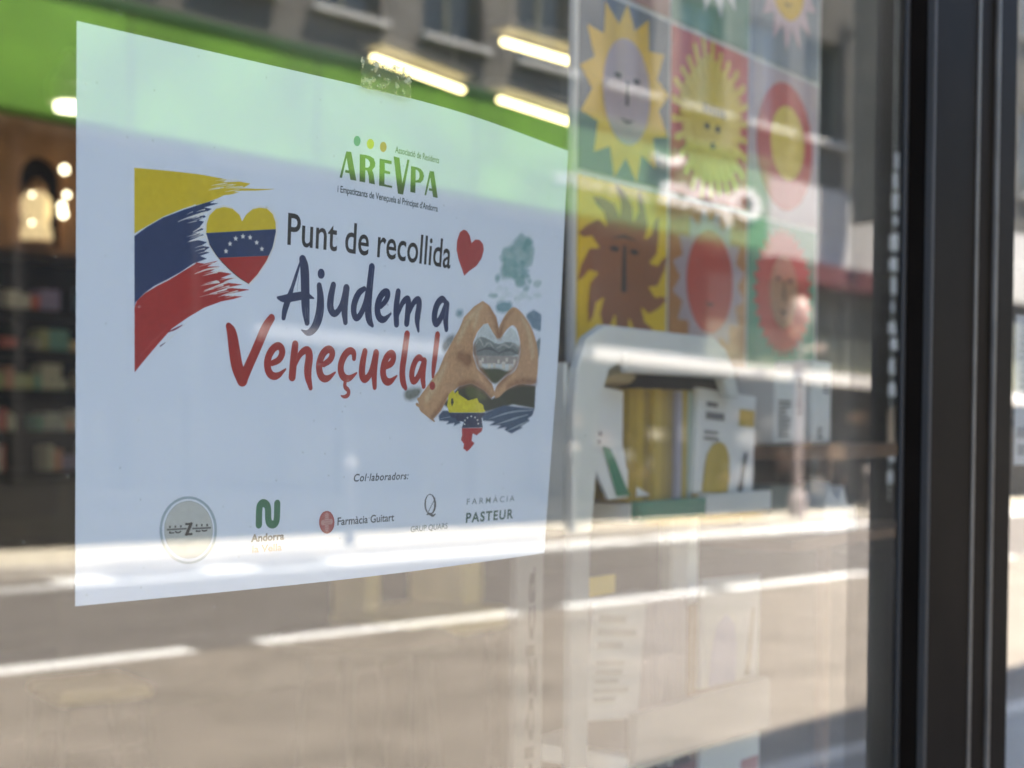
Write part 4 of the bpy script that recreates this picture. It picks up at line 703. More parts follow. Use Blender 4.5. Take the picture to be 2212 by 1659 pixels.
 ('S',(0.42,0.18,0.18),0,0,[(119.4,188.1),(122.6,188.0)],[0.32,0.32]),
 ('T',(0.07,0.08,0.09),'Farmàcia Guitart',(127.2,186.6),(163.9,186.5),3.3,0.014,0,1.0),
 ('T',(0.06,0.07,0.08),'Col·laboradors:',(135.8,168.3),(172.3,168.2),3.2,0.014,0.2,1.1),
 ('H',(0.07,0.08,0.09),0,0,[[(194.6,180.4),(194.6,181.4),(194.4,182.4),(194.0,183.2),(193.4,183.9),(192.6,184.5),(191.7,184.8),(190.8,184.9),(189.8,184.8),(188.8,184.5),(187.9,184.0),(187.1,183.3),(186.4,182.5),(185.9,181.5),(185.6,180.5),(185.5,179.5),(185.6,178.5),(185.9,177.6),(186.4,176.9),(187.1,176.2),(187.9,175.8),(188.8,175.5),(189.7,175.5),(190.7,175.7),(191.7,176.1),(192.6,176.7),(193.3,177.5),(193.9,178.4),(194.4,179.4)],[(193.1,180.2),(193.1,181.2),(193.0,182.0),(192.7,182.8),(192.3,183.5),(191.8,183.9),(191.2,184.3),(190.5,184.4),(189.8,184.3),(189.1,184.0),(188.4,183.6),(187.8,182.9),(187.3,182.2),(186.9,181.3),(186.7,180.4),(186.6,179.5),(186.6,178.6),(186.8,177.8),(187.2,177.1),(187.6,176.5),(188.2,176.1),(188.9,175.9),(189.5,175.9),(190.3,176.0),(190.9,176.4),(191.6,176.9),(192.1,177.6),(192.6,178.4),(192.9,179.3)]]),
 ('S',(0.1,0.11,0.12),0,0,[(193.5,177.7),(188.9,183.6)],[0.52,0.51]),
 ('S',(0.07,0.08,0.09),0,0,[(187.7,184.8),(189.8,184.4),(192.5,185.8),(194.6,184.9)],[0.51,1.2,1.21,0.44]),
 ('T',(0.22,0.27,0.29),'GRUP QUARS',(176.2,192.2),(204.8,192.1),2.6,0.016,0,1.0),
 ('T',(0.17,0.22,0.22),'FARMÀCIA',(219.6,181.7),(262.6,181.7),2.8,0.004,0,1.5),
 ('T',(0.06,0.12,0.1),'PASTEUR',(219.7,190.2),(262.3,190.2),4.6,0.025,0,1.2),
]

PW, PH = 297.0, 210.0
class Print:
    def __init__(s, w, h, ppm, base):
        s.k = ppm; s.w = int(w*ppm); s.h = int(h*ppm); s.im = np.empty((s.h, s.w, 3), np.float32); s.im[:] = base
        s.cov = np.zeros((s.h, s.w), np.float32); s.rng = np.random.default_rng(5)
    def win(s, lo, hi, pad=2):
        x0 = max(0, int(lo[0]*s.k)-pad); y0 = max(0, int(lo[1]*s.k)-pad); x1 = min(s.w, int(hi[0]*s.k)+pad+1); y1 = min(s.h, int(hi[1]*s.k)+pad+1)
        return x0, y0, x1, y1
    def put(s, b, a, col):
        x0, y0, x1, y1 = b
        s.im[y0:y1, x0:x1] += (np.array(col, np.float32)-s.im[y0:y1, x0:x1])*a[..., None]
        s.cov[y0:y1, x0:x1] = np.maximum(s.cov[y0:y1, x0:x1], a)
    def inside(s, b, rings, n=3):
        x0, y0, x1, y1 = b; a = np.zeros((max(0, y1-y0), max(0, x1-x0)), np.float32)
        for i in range(n):
            for j in range(n):
                X = (np.arange(x0, x1)+(i+.5)/n)/s.k; Y = (np.arange(y0, y1)+(j+.5)/n)/s.k
                c = np.zeros(a.shape, bool)
                for P in rings:
                    P = np.asarray(P, float)
                    for (xa, ya), (xb, yb) in zip(P, np.roll(P, -1, 0)):
                        if ya == yb: continue
                        r = (Y >= min(ya, yb)) & (Y < max(ya, yb))
                        if not r.any(): continue
                        xi = xa+(Y[r]-ya)*(xb-xa)/(yb-ya)
                        c[r] ^= X[None, :] > xi[:, None]
                a += c
        return a/(n*n)
    def poly(s, rings, col, sm=0, soft=0.0):
        rr = []
        for P in rings:
            P = np.asarray(P, float)
            for _ in range(sm*2):
                Q = np.roll(P, -1, 0); P = np.stack([.75*P+.25*Q, .25*P+.75*Q], 1).reshape(-1, 2)
            rr.append(P)
        al = np.concatenate(rr); pad = 2+int(soft*s.k*2)
        b = s.win(al.min(0), al.max(0), pad); a = s.inside(b, rr, 3 if not soft else 1)
        if soft:
            a = blur(a, soft*s.k)
            if soft >= 1:
                nz = blur(s.rng.random(a.shape).astype(np.float32), 4)+.6*blur(s.rng.random(a.shape).astype(np.float32), 14); nz = (nz-nz.mean())/(nz.std()+1e-6)
                a = np.clip(a*1.5-.25+.16*nz, 0, 1)*np.clip(.82+.12*nz, 0, 1)
        s.put(b, a, col)
    def stroke(s, pts, ws, col, soft=0.0):
        P = np.asarray(pts, float); w = np.asarray(ws, float)
        for _ in range(2):
            if len(P) > 2:
                Q = [P[0]]; q = [w[0]]
                for i in range(len(P)-1):
                    Q += [.75*P[i]+.25*P[i+1], .25*P[i]+.75*P[i+1]]; q += [.75*w[i]+.25*w[i+1], .25*w[i]+.75*w[i+1]]
                P = np.array(Q+[P[-1]]); w = np.array(q+[w[-1]])
        mw = w.max()/2+soft; b = s.win(P.min(0)-mw, P.max(0)+mw); x0, y0, x1, y1 = b
        X, Y = np.meshgrid((np.arange(x0, x1)+.5)/s.k, (np.arange(y0, y1)+.5)/s.k)
        best = np.full(X.shape, 1e9)
        for i in range(len(P)-1):
            d = P[i+1]-P[i]; L2 = max(1e-9, float(d@d)); t = np.clip(((X-P[i][0])*d[0]+(Y-P[i][1])*d[1])/L2, 0, 1)
            best = np.minimum(best, np.hypot(X-P[i][0]-t*d[0], Y-P[i][1]-t*d[1])-(w[i]+(w[i+1]-w[i])*t)/2)
        a = np.clip(.5-best*s.k, 0, 1) if not soft else np.clip(.5-best/soft, 0, 1)**1.5*.8
        s.put(b, a.astype(np.float32), col)
    def text(s, txt, p0, p1, cap, col, bold=0, ital=0, track=1.0):
        P, T = text_tris(txt, bold, track); capu = text_tris('H', bold)[0][:, 1].max()
        lo, hi = P[:, 0].min(), P[:, 0].max(); q = (P[:, 0]-lo)/(hi-lo)
        X = p0[0]+(p1[0]-p0[0])*q; Y = p0[1]+(p1[1]-p0[1])*q-P[:, 1]/capu*cap; X = X+ital*P[:, 1]/capu*cap
        V = np.stack([X, Y], 1); b = s.win(V.min(0), V.max(0)); n = 4
        x0, y0, x1, y1 = b; a = np.zeros(((y1-y0)*n, (x1-x0)*n), np.float32)
        for t in T:
            A, B, C = V[t[0]]*s.k*n-(x0*n, y0*n), V[t[1]]*s.k*n-(x0*n, y0*n), V[t[2]]*s.k*n-(x0*n, y0*n)
            l = np.floor(np.minimum(np.minimum(A, B), C)).astype(int); h = np.ceil(np.maximum(np.maximum(A, B), C)).astype(int)+1
            l = np.maximum(l, 0)
            gx, gy = np.meshgrid(np.arange(l[0], h[0])+.5, np.arange(l[1], h[1])+.5)
            e = lambda p, q_: (q_[0]-p[0])*(gy-p[1])-(q_[1]-p[1])*(gx-p[0])
            e1, e2, e3 = e(A, B), e(B, C), e(C, A)
            k_ = ((e1 >= 0) & (e2 >= 0) & (e3 >= 0)) | ((e1 <= 0) & (e2 <= 0) & (e3 <= 0))
            v = a[l[1]:h[1], l[0]:h[0]]; k_ = k_[:v.shape[0], :v.shape[1]]; v[k_] = 1
        s.put(b, a.reshape(y1-y0, n, x1-x0, n).mean((1, 3)), col)
    def image(s, name):
        srgb = np.where(s.im <= .0031308, s.im*12.92, 1.055*np.clip(s.im, 0, 1)**(1/2.4)-.055)
        px = np.ones((s.h, s.w, 4), np.float32); px[..., :3] = srgb[::-1]
        im = D.images.new(name, s.w, s.h, alpha=False); im.pixels.foreach_set(px.ravel()); im.update(); im.pack()
        return im
def blur(a, r):
    r = max(1, int(r))
    for _ in range(2):
        for ax in (0, 1):
            pad = [(0, 0), (0, 0)]; pad[ax] = (r, r+1)
            c = np.cumsum(np.pad(a, pad, mode='constant'), axis=ax, dtype=np.float64)
            n = a.shape[ax]; sl1 = [slice(None)]*2; sl2 = [slice(None)]*2; sl1[ax] = slice(2*r, 2*r+n); sl2[ax] = slice(0, n)
            a = ((c[tuple(sl1)]-c[tuple(sl2)])/(2*r)).astype(np.float32)
    return a
PAPER = (0.68, 0.76, 0.91)
pr = Print(PW, PH, 6.5, PAPER)
for op in ART:
    if op[0] == 'P': pr.poly([op[4]], op[1], op[2], op[3])
    elif op[0] == 'H': pr.poly(op[4], op[1], op[2])
    elif op[0] == 'S': pr.stroke(op[4], op[5], op[1])
    elif op[0] == 'G': pr.stroke(op[4], op[5], op[1], op[3])
    elif op[0] == 'T': pr.text(op[2], op[3], op[4], op[5], op[1], op[6], op[7], op[8])
rng = np.random.default_rng(3)
# uneven ink, fine paper grain and the faint print smudges round the lettering
ink = blur(rng.random((pr.h, pr.w)).astype(np.float32), 5)-.5
halo = np.clip(blur(pr.cov, 18)-pr.cov, 0, 1)*(blur((rng.random((pr.h, pr.w)) > .5).astype(np.float32), 9) > .5)
pic = np.zeros_like(pr.cov); pic[int(88*6.5):int(152*6.5), int(176*6.5):int(272*6.5)] = 1
grain = blur(rng.random((pr.h, pr.w)).astype(np.float32), 3)-.5; grain2 = blur(rng.random((pr.h, pr.w)).astype(np.float32), 12)-.5
pr.im *= np.clip(1+(grain*1.5+grain2*3.0)*pr.cov*blur(pic, 20), .3, 1.8)[..., None]
pr.im *= (1+ink*1.2*pr.cov)[..., None]
pr.im *= (1-.09*blur(halo.astype(np.float32), 2)*(1-pr.cov))[..., None]
pr.im *= (1+(rng.random((pr.h, pr.w))-.5)*.03)[..., None]

def print_mat(name, im, rough=0.55):
    M = D.materials.new(name); M.use_nodes = True; n = M.node_tree; b = n.nodes['Principled BSDF']
    ti = n.nodes.new('ShaderNodeTexImage'); ti.image = im; ti.interpolation = 'Cubic'
    n.links.new(ti.outputs[0], b.inputs['Base Color']); b.inputs['Roughness'].default_value = rough; b.inputs['Specular IOR Level'].default_value = 0.25
    return M
def spline(P, n=240):
    out = []
    for j in range(n):
        q = j/(n-1)*(len(P)-1); i = min(int(q), len(P)-2); t = q-i
        p0, p1, p2, p3 = [np.array(P[min(max(i+o, 0), len(P)-1)]) for o in (-1, 0, 1, 2)]
        out.append(.5*((2*p1)+(-p0+p2)*t+(2*p0-5*p1+4*p2-p3)*t*t+(-p0+3*p1-3*p2+p3)*t**3))
    out = np.array(out); L = np.r_[0, np.cumsum(np.hypot(*np.diff(out, axis=0).T))]
    return lambda u: np.array([np.interp(u*L[-1], L, out[:, 0]), np.interp(u*L[-1], L, out[:, 1])])
ptop = spline([(.2725, .0008), (.34, .0010), (.40, .0016), (.4388, .0035), (.475, .0078), (.512, .0154), (.545, .0238), (.5758, .032)])
pbot = spline([(.2725, .0008), (.34, .0012), (.3879, .0030), (.42, .0062), (.4487, .0103), (.51, .0212), (.5585, .0305)])
def sheet(name, fn, nu, nv, m_, back, label, cat):
    """A thin bent sheet: printed front, plain back, cut edge."""
    me = D.meshes.new(name); bm = bmesh.new(); uvl = bm.loops.layers.uv.new('uv'); T_ = 0.00012
    G = [[[None, None] for _ in range(nv+1)] for _ in range(nu+1)]
    for i in range(nu+1):
        for j in range(nv+1):
            p = Vector(fn(i/nu, j/nv)); G[i][j] = [bm.verts.new(p), bm.verts.new(p+Vector((0, T_, 0)))]
    def face(q, uv, mi):
        f = bm.faces.new(q); f.material_index = mi; f.smooth = True
        for l, c in zip(f.loops, uv): l[uvl].uv = c
    for i in range(nu):
        for j in range(nv):
            c = [(i/nu, 1-j/nv), (i/nu, 1-(j+1)/nv), ((i+1)/nu, 1-(j+1)/nv), ((i+1)/nu, 1-j/nv)]
            ix = [(i, j), (i, j+1), (i+1, j+1), (i+1, j)]
            face([G[a][b][0] for a, b in ix], c, 0); face([G[a][b][1] for a, b in ix[::-1]], c[::-1], 1)
    bm.to_mesh(me); bm.free(); me.materials.append(m_); me.materials.append(back)
    o = D.objects.new(name, me); COL.objects.link(o)
    return tag(o, label, cat)
M_back = mat('paper_back', (0.74, 0.76, 0.80), 0.7, var=0.02)
def pfn(u, v):
    c = ptop(u)*(1-v)+pbot(u)*v
    return (c[0], c[1]+.0005*(1+math.sin(u*9+v*4))*u+.0004*(1+math.sin(v*7-u*5))*u, 1.5914-.21*v)
notice = sheet('poster', pfn, 60, 20, print_mat('notice_print', pr.image('notice_print')), M_back, 'white collection poster with flag, hearts and red and blue lettering taped inside the glass', 'poster')

# clear tape holding the top edge
def tape_mat():
    M = D.materials.new('clear_tape'); M.use_nodes = True; n = M.node_tree; n.nodes.clear(); L = n.links.new
    out = n.nodes.new('ShaderNodeOutputMaterial'); mx = n.nodes.new('ShaderNodeMixShader'); tr = n.nodes.new('ShaderNodeBsdfTransparent')
    gl = n.nodes.new('ShaderNodeBsdfPrincipled'); gl.inputs['Base Color'].default_value = (.62, .56, .40, 1); gl.inputs['Roughness'].default_value = .25
    tc = n.nodes.new('ShaderNodeTexCoord'); nz = n.nodes.new('ShaderNodeTexNoise'); nz.inputs['Scale'].default_value = 260; nz.inputs['Detail'].default_value = 5
    rp = n.nodes.new('ShaderNodeValToRGB'); rp.color_ramp.elements[0].position = .50; rp.color_ramp.elements[0].color = (.10, .10, .10, 1); rp.color_ramp.elements[1].position = .66; rp.color_ramp.elements[1].color = (.85, .85, .85, 1)
    bp = n.nodes.new('ShaderNodeBump'); bp.inputs['Strength'].default_value = .8; bp.inputs['Distance'].default_value = .0006
    tr.inputs[0].default_value = (.93, .91, .84, 1)
    L(tc.outputs['Object'], nz.inputs['Vector']); L(nz.outputs[0], rp.inputs[0]); L(rp.outputs[0], mx.inputs[0]); L(nz.outputs[0], bp.inputs['Height']); L(bp.outputs[0], gl.inputs['Normal'])
    L(tr.outputs[0], mx.inputs[1]); L(gl.outputs[0], mx.inputs[2]); L(mx.outputs[0], out.inputs[0])
    return M
tp = MB()
N_ = 26
def tq(u, v): return (.4055+.0285*u+.0006*math.sin(v*40+u*9)*(u in (0, 1)), .0004+.0003*math.sin(u*23+v*17), 1.6032-.0128*v+.0004*math.sin(u*31)*(v == 0))
vv = [tq(i/N_, j/14) for i in range(N_+1) for j in range(15)]
tp.add(vv, [(i*15+j, i*15+j+1, (i+1)*15+j+1, (i+1)*15+j) for i in range(N_) for j in range(14)])
tape = tag(tp.build('tape', tape_mat()), 'small crinkled clear tape on the top edge of the collection poster', 'tape')
so = tape.modifiers.new('depth', 'SOLIDIFY'); so.thickness = 0.00008

# second notice in the next window
p2 = Print(210, 110, 3, (0.74, 0.76, 0.84)); rg = random.Random(4)
for r in range(11):
    x = 6
    while x < 200:
        w = rg.uniform(3, 12); p2.stroke([(x+i*w/4, 16+r*5.2+rg.uniform(-1.4, 1.4)) for i in range(5)], [.6]*5, (.16, .17, .22)); x += w+2.5
for x in (4, 34, 70): p2.poly([[(x, 82), (x+18, 82), (x+18, 90), (x, 90)]], (.32, .34, .42)); p2.poly([[(x+2, 95), (x+15, 95), (x+15, 103), (x+2, 103)]], (.34, .36, .42))
sheet('notice', lambda u, v: (1.043+.21*u, .0010, 1.532-.112*v), 4, 2, print_mat('second_print', p2.image('second_print')), M_back, 'white handwritten notice in the next window, cut off by the frame edge', 'notice')

# ------------------------------------------------------------------ poster of nine suns
M_sheet = mat('sun_sheet', (0.66, 0.65, 0.63), 0.6, var=0.03)
SUNP = thing('sun_poster', 'large poster of painted suns hanging in the shop window', 'poster', shop(0, 0, 1.498), PHI)
TS = [-.040, .100, .244, .393]; ZS = [.294, .147, 0.0]
MB().box(-.044, .397, .0012, .006, -.003, .445).build('backing', M_sheet, SUNP)
for tx in (.02, .33): MB().tube((tx, .003, .445), (tx, .003, 1.5), .0012, 6).build('cord', M_sheet, SUNP)
def cm(n, c): return mat('sun_'+n, tuple(min(.85, q*1.35) for q in c) if n != 'ink' else c, 0.6, var=0.08, scale=25)
C = dict(slate=(.10, .115, .14), yellow=(.60, .36, .02), mauve=(.36, .27, .28), red=(.42, .07, .06), gold=(.58, .42, .06), pink=(.40, .31, .33), yel2=(.62, .40, .005), brown=(.22, .075, .025), orange=(.36, .15, .04), red2=(.40, .05, .03), green=(.07, .22, .13), tan=(.34, .17, .09), white=(.68, .70, .64), green1=(.13, .24, .18), grey=(.20, .22, .25), dusk=(.33, .18, .15), ink=(.02, .02, .02), palep=(.50, .36, .38))
def star(cx, cz, r0, r1, n, rx=1.0, wav=0.0, ph=0.0, sub=1):
    pts = []
    for i in range(n):
        a0 = 2*math.pi*i/n+ph; st = 2*math.pi/n
        for q, r in ((0, r0), (.5, r1)):
            a = a0+q*st+(wav if q == .5 else 0); pts.append((cx+rx*r*math.sin(a), cz+r*math.cos(a)))
    return pts
def petal(cx, cz, r0, r1, n, w, rx=1.0, ph=0.0):
    res = []
    for i in range(n):
        a = 2*math.pi*i/n+ph; dx, dz = math.sin(a), math.cos(a); px, pz = dz, -dx
        res.append([(cx+rx*(dx*r+px*s*w), cz+dz*r+pz*s*w) for r, s in ((r0, -1), ((r0+r1)/2, -1.15), (r1, 0), ((r0+r1)/2, 1.15), (r0, 1))])
    return res
def flames(cx, cz, r0, r1, n):
    res = []
    for i in range(n):
        a0 = 2*math.pi*i/n; L_, R_ = [], []
        for t in (0, .3, .55, .8):
            r = r0+(r1-r0)*t; a = a0+.22*math.sin(t*5)*t; w = .30*(1-t)**.8
            L_.append((cx+r*math.sin(a-w), cz+r*math.cos(a-w))); R_.append((cx+r*math.sin(a+w), cz+r*math.cos(a+w)))
        a = a0-.22
        res.append(L_+[(cx+r1*math.sin(a), cz+r1*math.cos(a))]+R_[::-1])
    return res
def bars(cx, cz, r0, r1, n, w, ph=0.0):
    res = []
    for i in range(n):
        a = 2*math.pi*i/n+ph; dx, dz = math.sin(a), math.cos(a); k_ = 1+.06*math.sin(i*5.1)
        res.append([(cx+dx*r+dz*s_, cz+dz*r-dx*s_) for r, s_ in ((r0, -w), (r1*k_-w, -w*1.2), (r1*k_, 0), (r1*k_-w, w*1.2), (r0, w))])
    return res
def oval(cx, cz, a, b, n=28): return [(cx+a*math.cos(2*math.pi*i/n), cz+b*math.sin(2*math.pi*i/n)) for i in range(n)]
def panel(col, row, bg, parts, lb):
    x0, x1 = TS[col]+.0025, TS[col+1]-.0025; z1 = (ZS[row-1] if row else .441)-.0025; z0 = ZS[row]+.0025
    p = MB().box(x0, x1, 0, .0010, z0, z1).build('panel', cm(bg, C[bg]), SUNP); p['label'] = lb
    q = MB(); mats = []; y = -.0006; cx, cz = (x0+x1)/2, (z0+z1)/2
    for c, shapes in parts:
        if c not in mats: mats.append(c)
        for s_ in shapes:
            q.prism([(max(x0, min(x1, a+cx)), max(z0, min(z1, b+cz))) for a, b in s_], y, -.0001, mats.index(c)); y -= .000012
        y -= .0003
    q.build('sun', [cm(c, C[c]) for c in mats], p)
def face(s=1.0, dz=0.0):
    return [oval(-.013*s, .010*s+dz, .005*s, .002*s, 10), oval(.013*s, .010*s+dz, .005*s, .002*s, 10), [(-.001*s, .008*s+dz), (.001*s, .008*s+dz), (.002*s, -.010*s+dz), (-.002*s, -.010*s+dz)], [(-.010*s, -.020*s+dz), (0, -.024*s+dz), (.010*s, -.020*s+dz), (0, -.021*s+dz)]]
panel(0, 0, 'dusk', [('orange', [star(0, .0, .05, .07, 16)]), ('tan', [oval(0, 0, .04, .04)])], 'dusky red panel with an orange sun')
panel(1, 0, 'green1', [('white', [star(0, 0.012, .044, .066, 14)]), ('ink', face(1))], 'green panel with a white spiky sun')
panel(2, 0, 'grey', [('palep', petal(0, .012, .02, .066, 14, .008)), ('yellow', [oval(0, .012, .036, .036)]), ('ink', face(.9, .01))], 'grey panel with a pink petalled sun')
panel(0, 1, 'slate', [('yellow', petal(0, 0, .028, .074, 13, .0115, .95)), ('mauve', [oval(0, 0, .036, .043)]), ('ink', face(1.1))], 'slate panel with a yellow pointed sun and a mauve face')
panel(1, 1, 'red', [('gold', bars(0, 0, .03, .071, 26, .0027)), ('gold', bars(0, 0, .03, .056, 26, .0022, math.pi/26)), ('gold', [oval(0, 0, .036, .036)]), ('ink', [[(-.018+i*.007, .005), (-.014+i*.007, .005), (-.014+i*.007, .013), (-.018+i*.007, .013)] for i in range(6)]+[oval(-.011, -.006, .005, .003, 8), oval(.008, -.006, .005, .003, 8), oval(-.001, -.022, .004, .003, 8)])], 'red panel with a many rayed yellow sun')
panel(2, 1, 'pink', [('red', [oval(0, 0, .060, .062)]), ('gold', [oval(.004, .004, .036, .036)])], 'pink panel with a red disc and yellow centre')
panel(0, 2, 'yel2', [('brown', [oval(0, .004, .040, .042)]+flames(0, .004, .030, .071, 12)), ('ink', [oval(-.016, .018, .007, .0022, 10), oval(.014, .018, .007, .0022, 10), [(-.003, .022), (.001, .022), (.002, -.016), (-.005, -.016)], [(-.022, .026), (-.002, .031), (.020, .027), (-.002, .028)]])], 'yellow panel with a brown flame sun')
panel(1, 2, 'orange', [('mauve', [star(0, 0.004, .052, .066, 16)]), ('red2', [oval(0, .004, .042, .046)]), ('ink', [[(-.01, -.014), (0, -.018), (.01, -.014), (0, -.0155)]])], 'orange panel with a pale edged red sun')
panel(2, 2, 'green', [('red2', [star(0, .006, .054, .064, 30)]), ('tan', [oval(0, .006, .030, .036)]), ('ink', face(1.0, .008))], 'green panel with a red zigzag sun and tan face')

# ------------------------------------------------------------------ display rack with booklets (frame: t along the fittings, d inwards, z up)
M_rack = mat('white_card', (0.80, 0.82, 0.78), 0.5, var=0.05, scale=9)
M_rackg = mat('green_card', (0.05, 0.24, 0.15), 0.5, var=0.05)
RD = -.075
rack = thing('display_rack', 'white arched display rack with two tiers of booklets in the shop window', 'display rack', shop(0, RD, 0), PHI)
arch = [(-.156, 1.372), (-.156, 1.455), (-.152, 1.485), (-.140, 1.508), (-.118, 1.518), (.040, 1.517), (.060, 1.508), (.074, 1.492), (.083, 1.470), (.065, 1.470), (.054, 1.484), (.036, 1.492), (-.096, 1.493), (-.112, 1.486), (-.121, 1.468), (-.124, 1.44), (-.132, 1.372)]
MB().prism(arch, -.004, .004).build('arch_frame', M_rack, rack, bevel=.0015)
MB().box(-.1555, -.1335, -.003, .003, .02, 1.3718).build('front_leg', mat('shaded_white_leg', (.27, .28, .27), .5), rack)  # white post, its grey is the lower rack's shade put into the colour
MB().box(-.10, .05, -.012, -.0045, 1.4845, 1.4995).build('top_bar', mat('white_gloss_bar', (.78, .77, .72), .35, var=.03), rack, bevel=.002)
MB().prism([(-.156, 1.375), (-.152, 1.375), (-.152, 1.49), (-.156, 1.49)], .0045, .045).build('side_panel', M_rack, rack)
MB().box(-.07, .142, .004, .10, 1.3745, 1.3885).build('shelf', M_rack, rack)
MB().box(-.07, .142, .004, .10, 1.188, 1.20).build('shelf', M_rack, rack)
MB().box(-.07, .142, .004, .10, 1.02, 1.032).build('shelf', M_rack, rack)
MB().box(-.069, .0295, -.004, .0035, 1.376, 1.3905).build('shelf_lip', M_rackg, rack)['label'] = 'green shelf lip'
MB().box(.030, .1415, -.004, .0035, 1.377, 1.3925).build('shelf_lip', M_rack, rack)
MB().prism([(-.069, 1.196), (.144, 1.190), (.144, 1.233), (-.069, 1.234)], -.004, .0035).build('shelf_lip', mat('shaded_white_card', (.26, .26, .25), .5), rack)  # white lip, colour darkened to carry the shade down here
MB().box(-.12, .078, .102, .106, 1.389, 1.498).build('rear_card', mat('brown_card', (.20, .13, .085), .7, var=.3), rack)
MB().box(.062, .078, .03, .045, 1.3, 1.374).build('stem', M_rack, rack)
MB().box(.134, .142, .09, .10, .02, 1.3745).build('rear_post', M_rack, rack)
INK = mat('print_ink', (.035, .04, .05), .6); YEL = mat('yellow_card', (.56, .40, .05), .5, var=.08); LAV = mat('lavender_print', (.30, .29, .42), .6)
WHB = mat('white_booklet', (.82, .84, .83), .45, var=.03); LEAF = mat('green_print', (.05, .25, .14), .5); MARO = mat('maroon_booklet', (.16, .03, .035), .5); PINK = mat('pink_print', (.50, .20, .20), .5)
def lines(q, x0, x1, z0, z1, n, mi, seed=1):
    rr = random.Random(seed); h = (z1-z0)/n
    for i in range(n): q.box(x0, x0+(x1-x0)*rr.uniform(.6, 1), -.0004, 0, z1-(i+.75)*h, z1-(i+.25)*h, mi)
def booklet(label, t, d, z, w, h, th, m_, tilt=0.0, name='booklet', group=None, lean=0.0):
    b_ = thing(name, label, 'booklet', shop(t, RD+d, z), PHI, group)
    b_.rotation_euler = (lean, tilt, PHI)
    MB().box(0, w, .0005, th, 0, h).build('cover', m_, b_, bevel=.0008)
    return b_
# upper tier
bk = thing('leaflet', 'white curling leaflet printed with a green leaf in the upper tier', 'leaflet', shop(-.132, RD+.008, 1.392), PHI)
MB().prism([(0, .050), (0, .086), (.058, .080), (.058, .040), (.064, .024), (.076, .010), (.098, .002), (.040, .001)], .0005, .003).build('sheet', WHB, bk)
q = MB(); lines(q, .006, .034, .040, .058, 3, 0, 3); q.build('print', mat('faint_ink', (.22, .23, .24), .6), bk)
MB().prism([(.030, .040), (.040, .038), (.050, .026), (.060, .012), (.068, .003), (.050, .003), (.042, .018)], -.0006, 0).build('leaf_print', LEAF, bk)
cols = [(.42, .28, .02), (.50, .35, .03), (.34, .23, .03), (.52, .37, .04), (.40, .27, .03), (.30, .22, .05), (.42, .40, .48), (.46, .34, .05), (.40, .50, .42), (.52, .38, .10)]
txt_ = ['olive', 'bright yellow', 'dark mustard', 'lemon', 'mustard', 'brownish', 'lavender', 'ochre', 'pale green', 'tan']
tt = -.066
for i, (c, nm) in enumerate(zip(cols, txt_)):
    w = .0118 if i != 6 else .007
    b_ = booklet(nm+' booklet spine in the upper tier of the white rack', tt, .007+.002*(i % 3), 1.3895, w-.0008, .0845+.001*(i % 2), .05, mat('spine_'+nm.replace(' ', '_'), c, .5), group='booklets standing spine out in the rack')
    tt += w
bk = booklet('white booklet with a yellow dome picture in the upper tier', .030, .006, 1.3935, .098, .084, .006, WHB, .06)
q = MB(); q.box(.012, .030, -.0004, 0, .070, .074).box(.012, .042, -.0004, 0, .060, .066); lines(q, .010, .036, .042, .052, 2, 0, 5); q.build('print', mat('grey_ink', (.16, .17, .18), .6), bk)
MB().box(.068, .094, -.0005, 0, .058, .072).build('label_print', YEL, bk)
MB().prism([(.010, .001), (.013, .022), (.016, .032), (.024, .040), (.036, .043), (.046, .040), (.052, .032), (.054, .016), (.052, .001)], -.0007, 0).build('dome_print', YEL, bk)
MB().prism([(.070, .003), (.080, .036), (.084, .036), (.078, .003)], -.0005, 0).build('slit_print', INK, bk)
cw = thing('crumpled_paper', 'crumpled cream paper lying on top of the booklet spines', 'paper', shop(-.058, RD+.03, 1.4755), PHI)
rc_ = random.Random(5); MB().lathe([(.004, 0), (.014, .002), (.018, .008), (.012, .014), (.002, .017)], n=9).build('wad', mat('cream_paper', (.70, .60, .36), .7), cw)
for v_ in cw.children[0].data.vertices: v_.co.x = v_.co.x*1.15+rc_.uniform(-.003, .003); v_.co.z += rc_.uniform(-.0015, .002)*(v_.co.z > .001)
# lower tier
booklet('small yellow card at the top of the lower tier', -.133, .003, 1.325, .044, .014, .002, YEL, name='card')
bk = booklet('white leaflet with lines of text, shade in its colour, in the lower tier', -.123, .006, 1.236, .072, .086, .003, mat('shaded_white_leaflet', (.40, .41, .40), .5), .12)  # white paper with the lower tier's shade painted into its colour
q = MB(); lines(q, .008, .060, .05, .078, 3, 0, 8); lines(q, .008, .056, .012, .045, 5, 0, 9); q.build('print', mat('pale_ink', (.22, .22, .21), .6), bk)
bk = booklet('white booklet with a lavender figure, shade in its colour, in the lower tier', .045, .006, 1.235, .098, .088, .006, MATS['shaded_white_leaflet'], .03)  # cover in the same shade-darkened white
MB().prism([(.010, .001), (.014, .030), (.022, .050), (.036, .058), (.050, .050), (.056, .026), (.054, .001)], -.0007, 0).build('figure_print', LAV, bk)
MB().prism([(.072, .004), (.082, .060), (.086, .060), (.080, .004)], -.0005, 0).build('slit_print', mat('brown_print', (.2, .15, .1), .6), bk)
for i in range(7): booklet('%s mauve grey booklet from the left in the lower tier of the white rack' % ('first', 'second', 'third', 'fourth', 'fifth', 'sixth', 'seventh')[i], -.052+i*.0135, .018, 1.2, .0125, .112, .05, mat('spine_mauve', (.26, .24, .27), .55), group='mauve booklets in the lower tier')
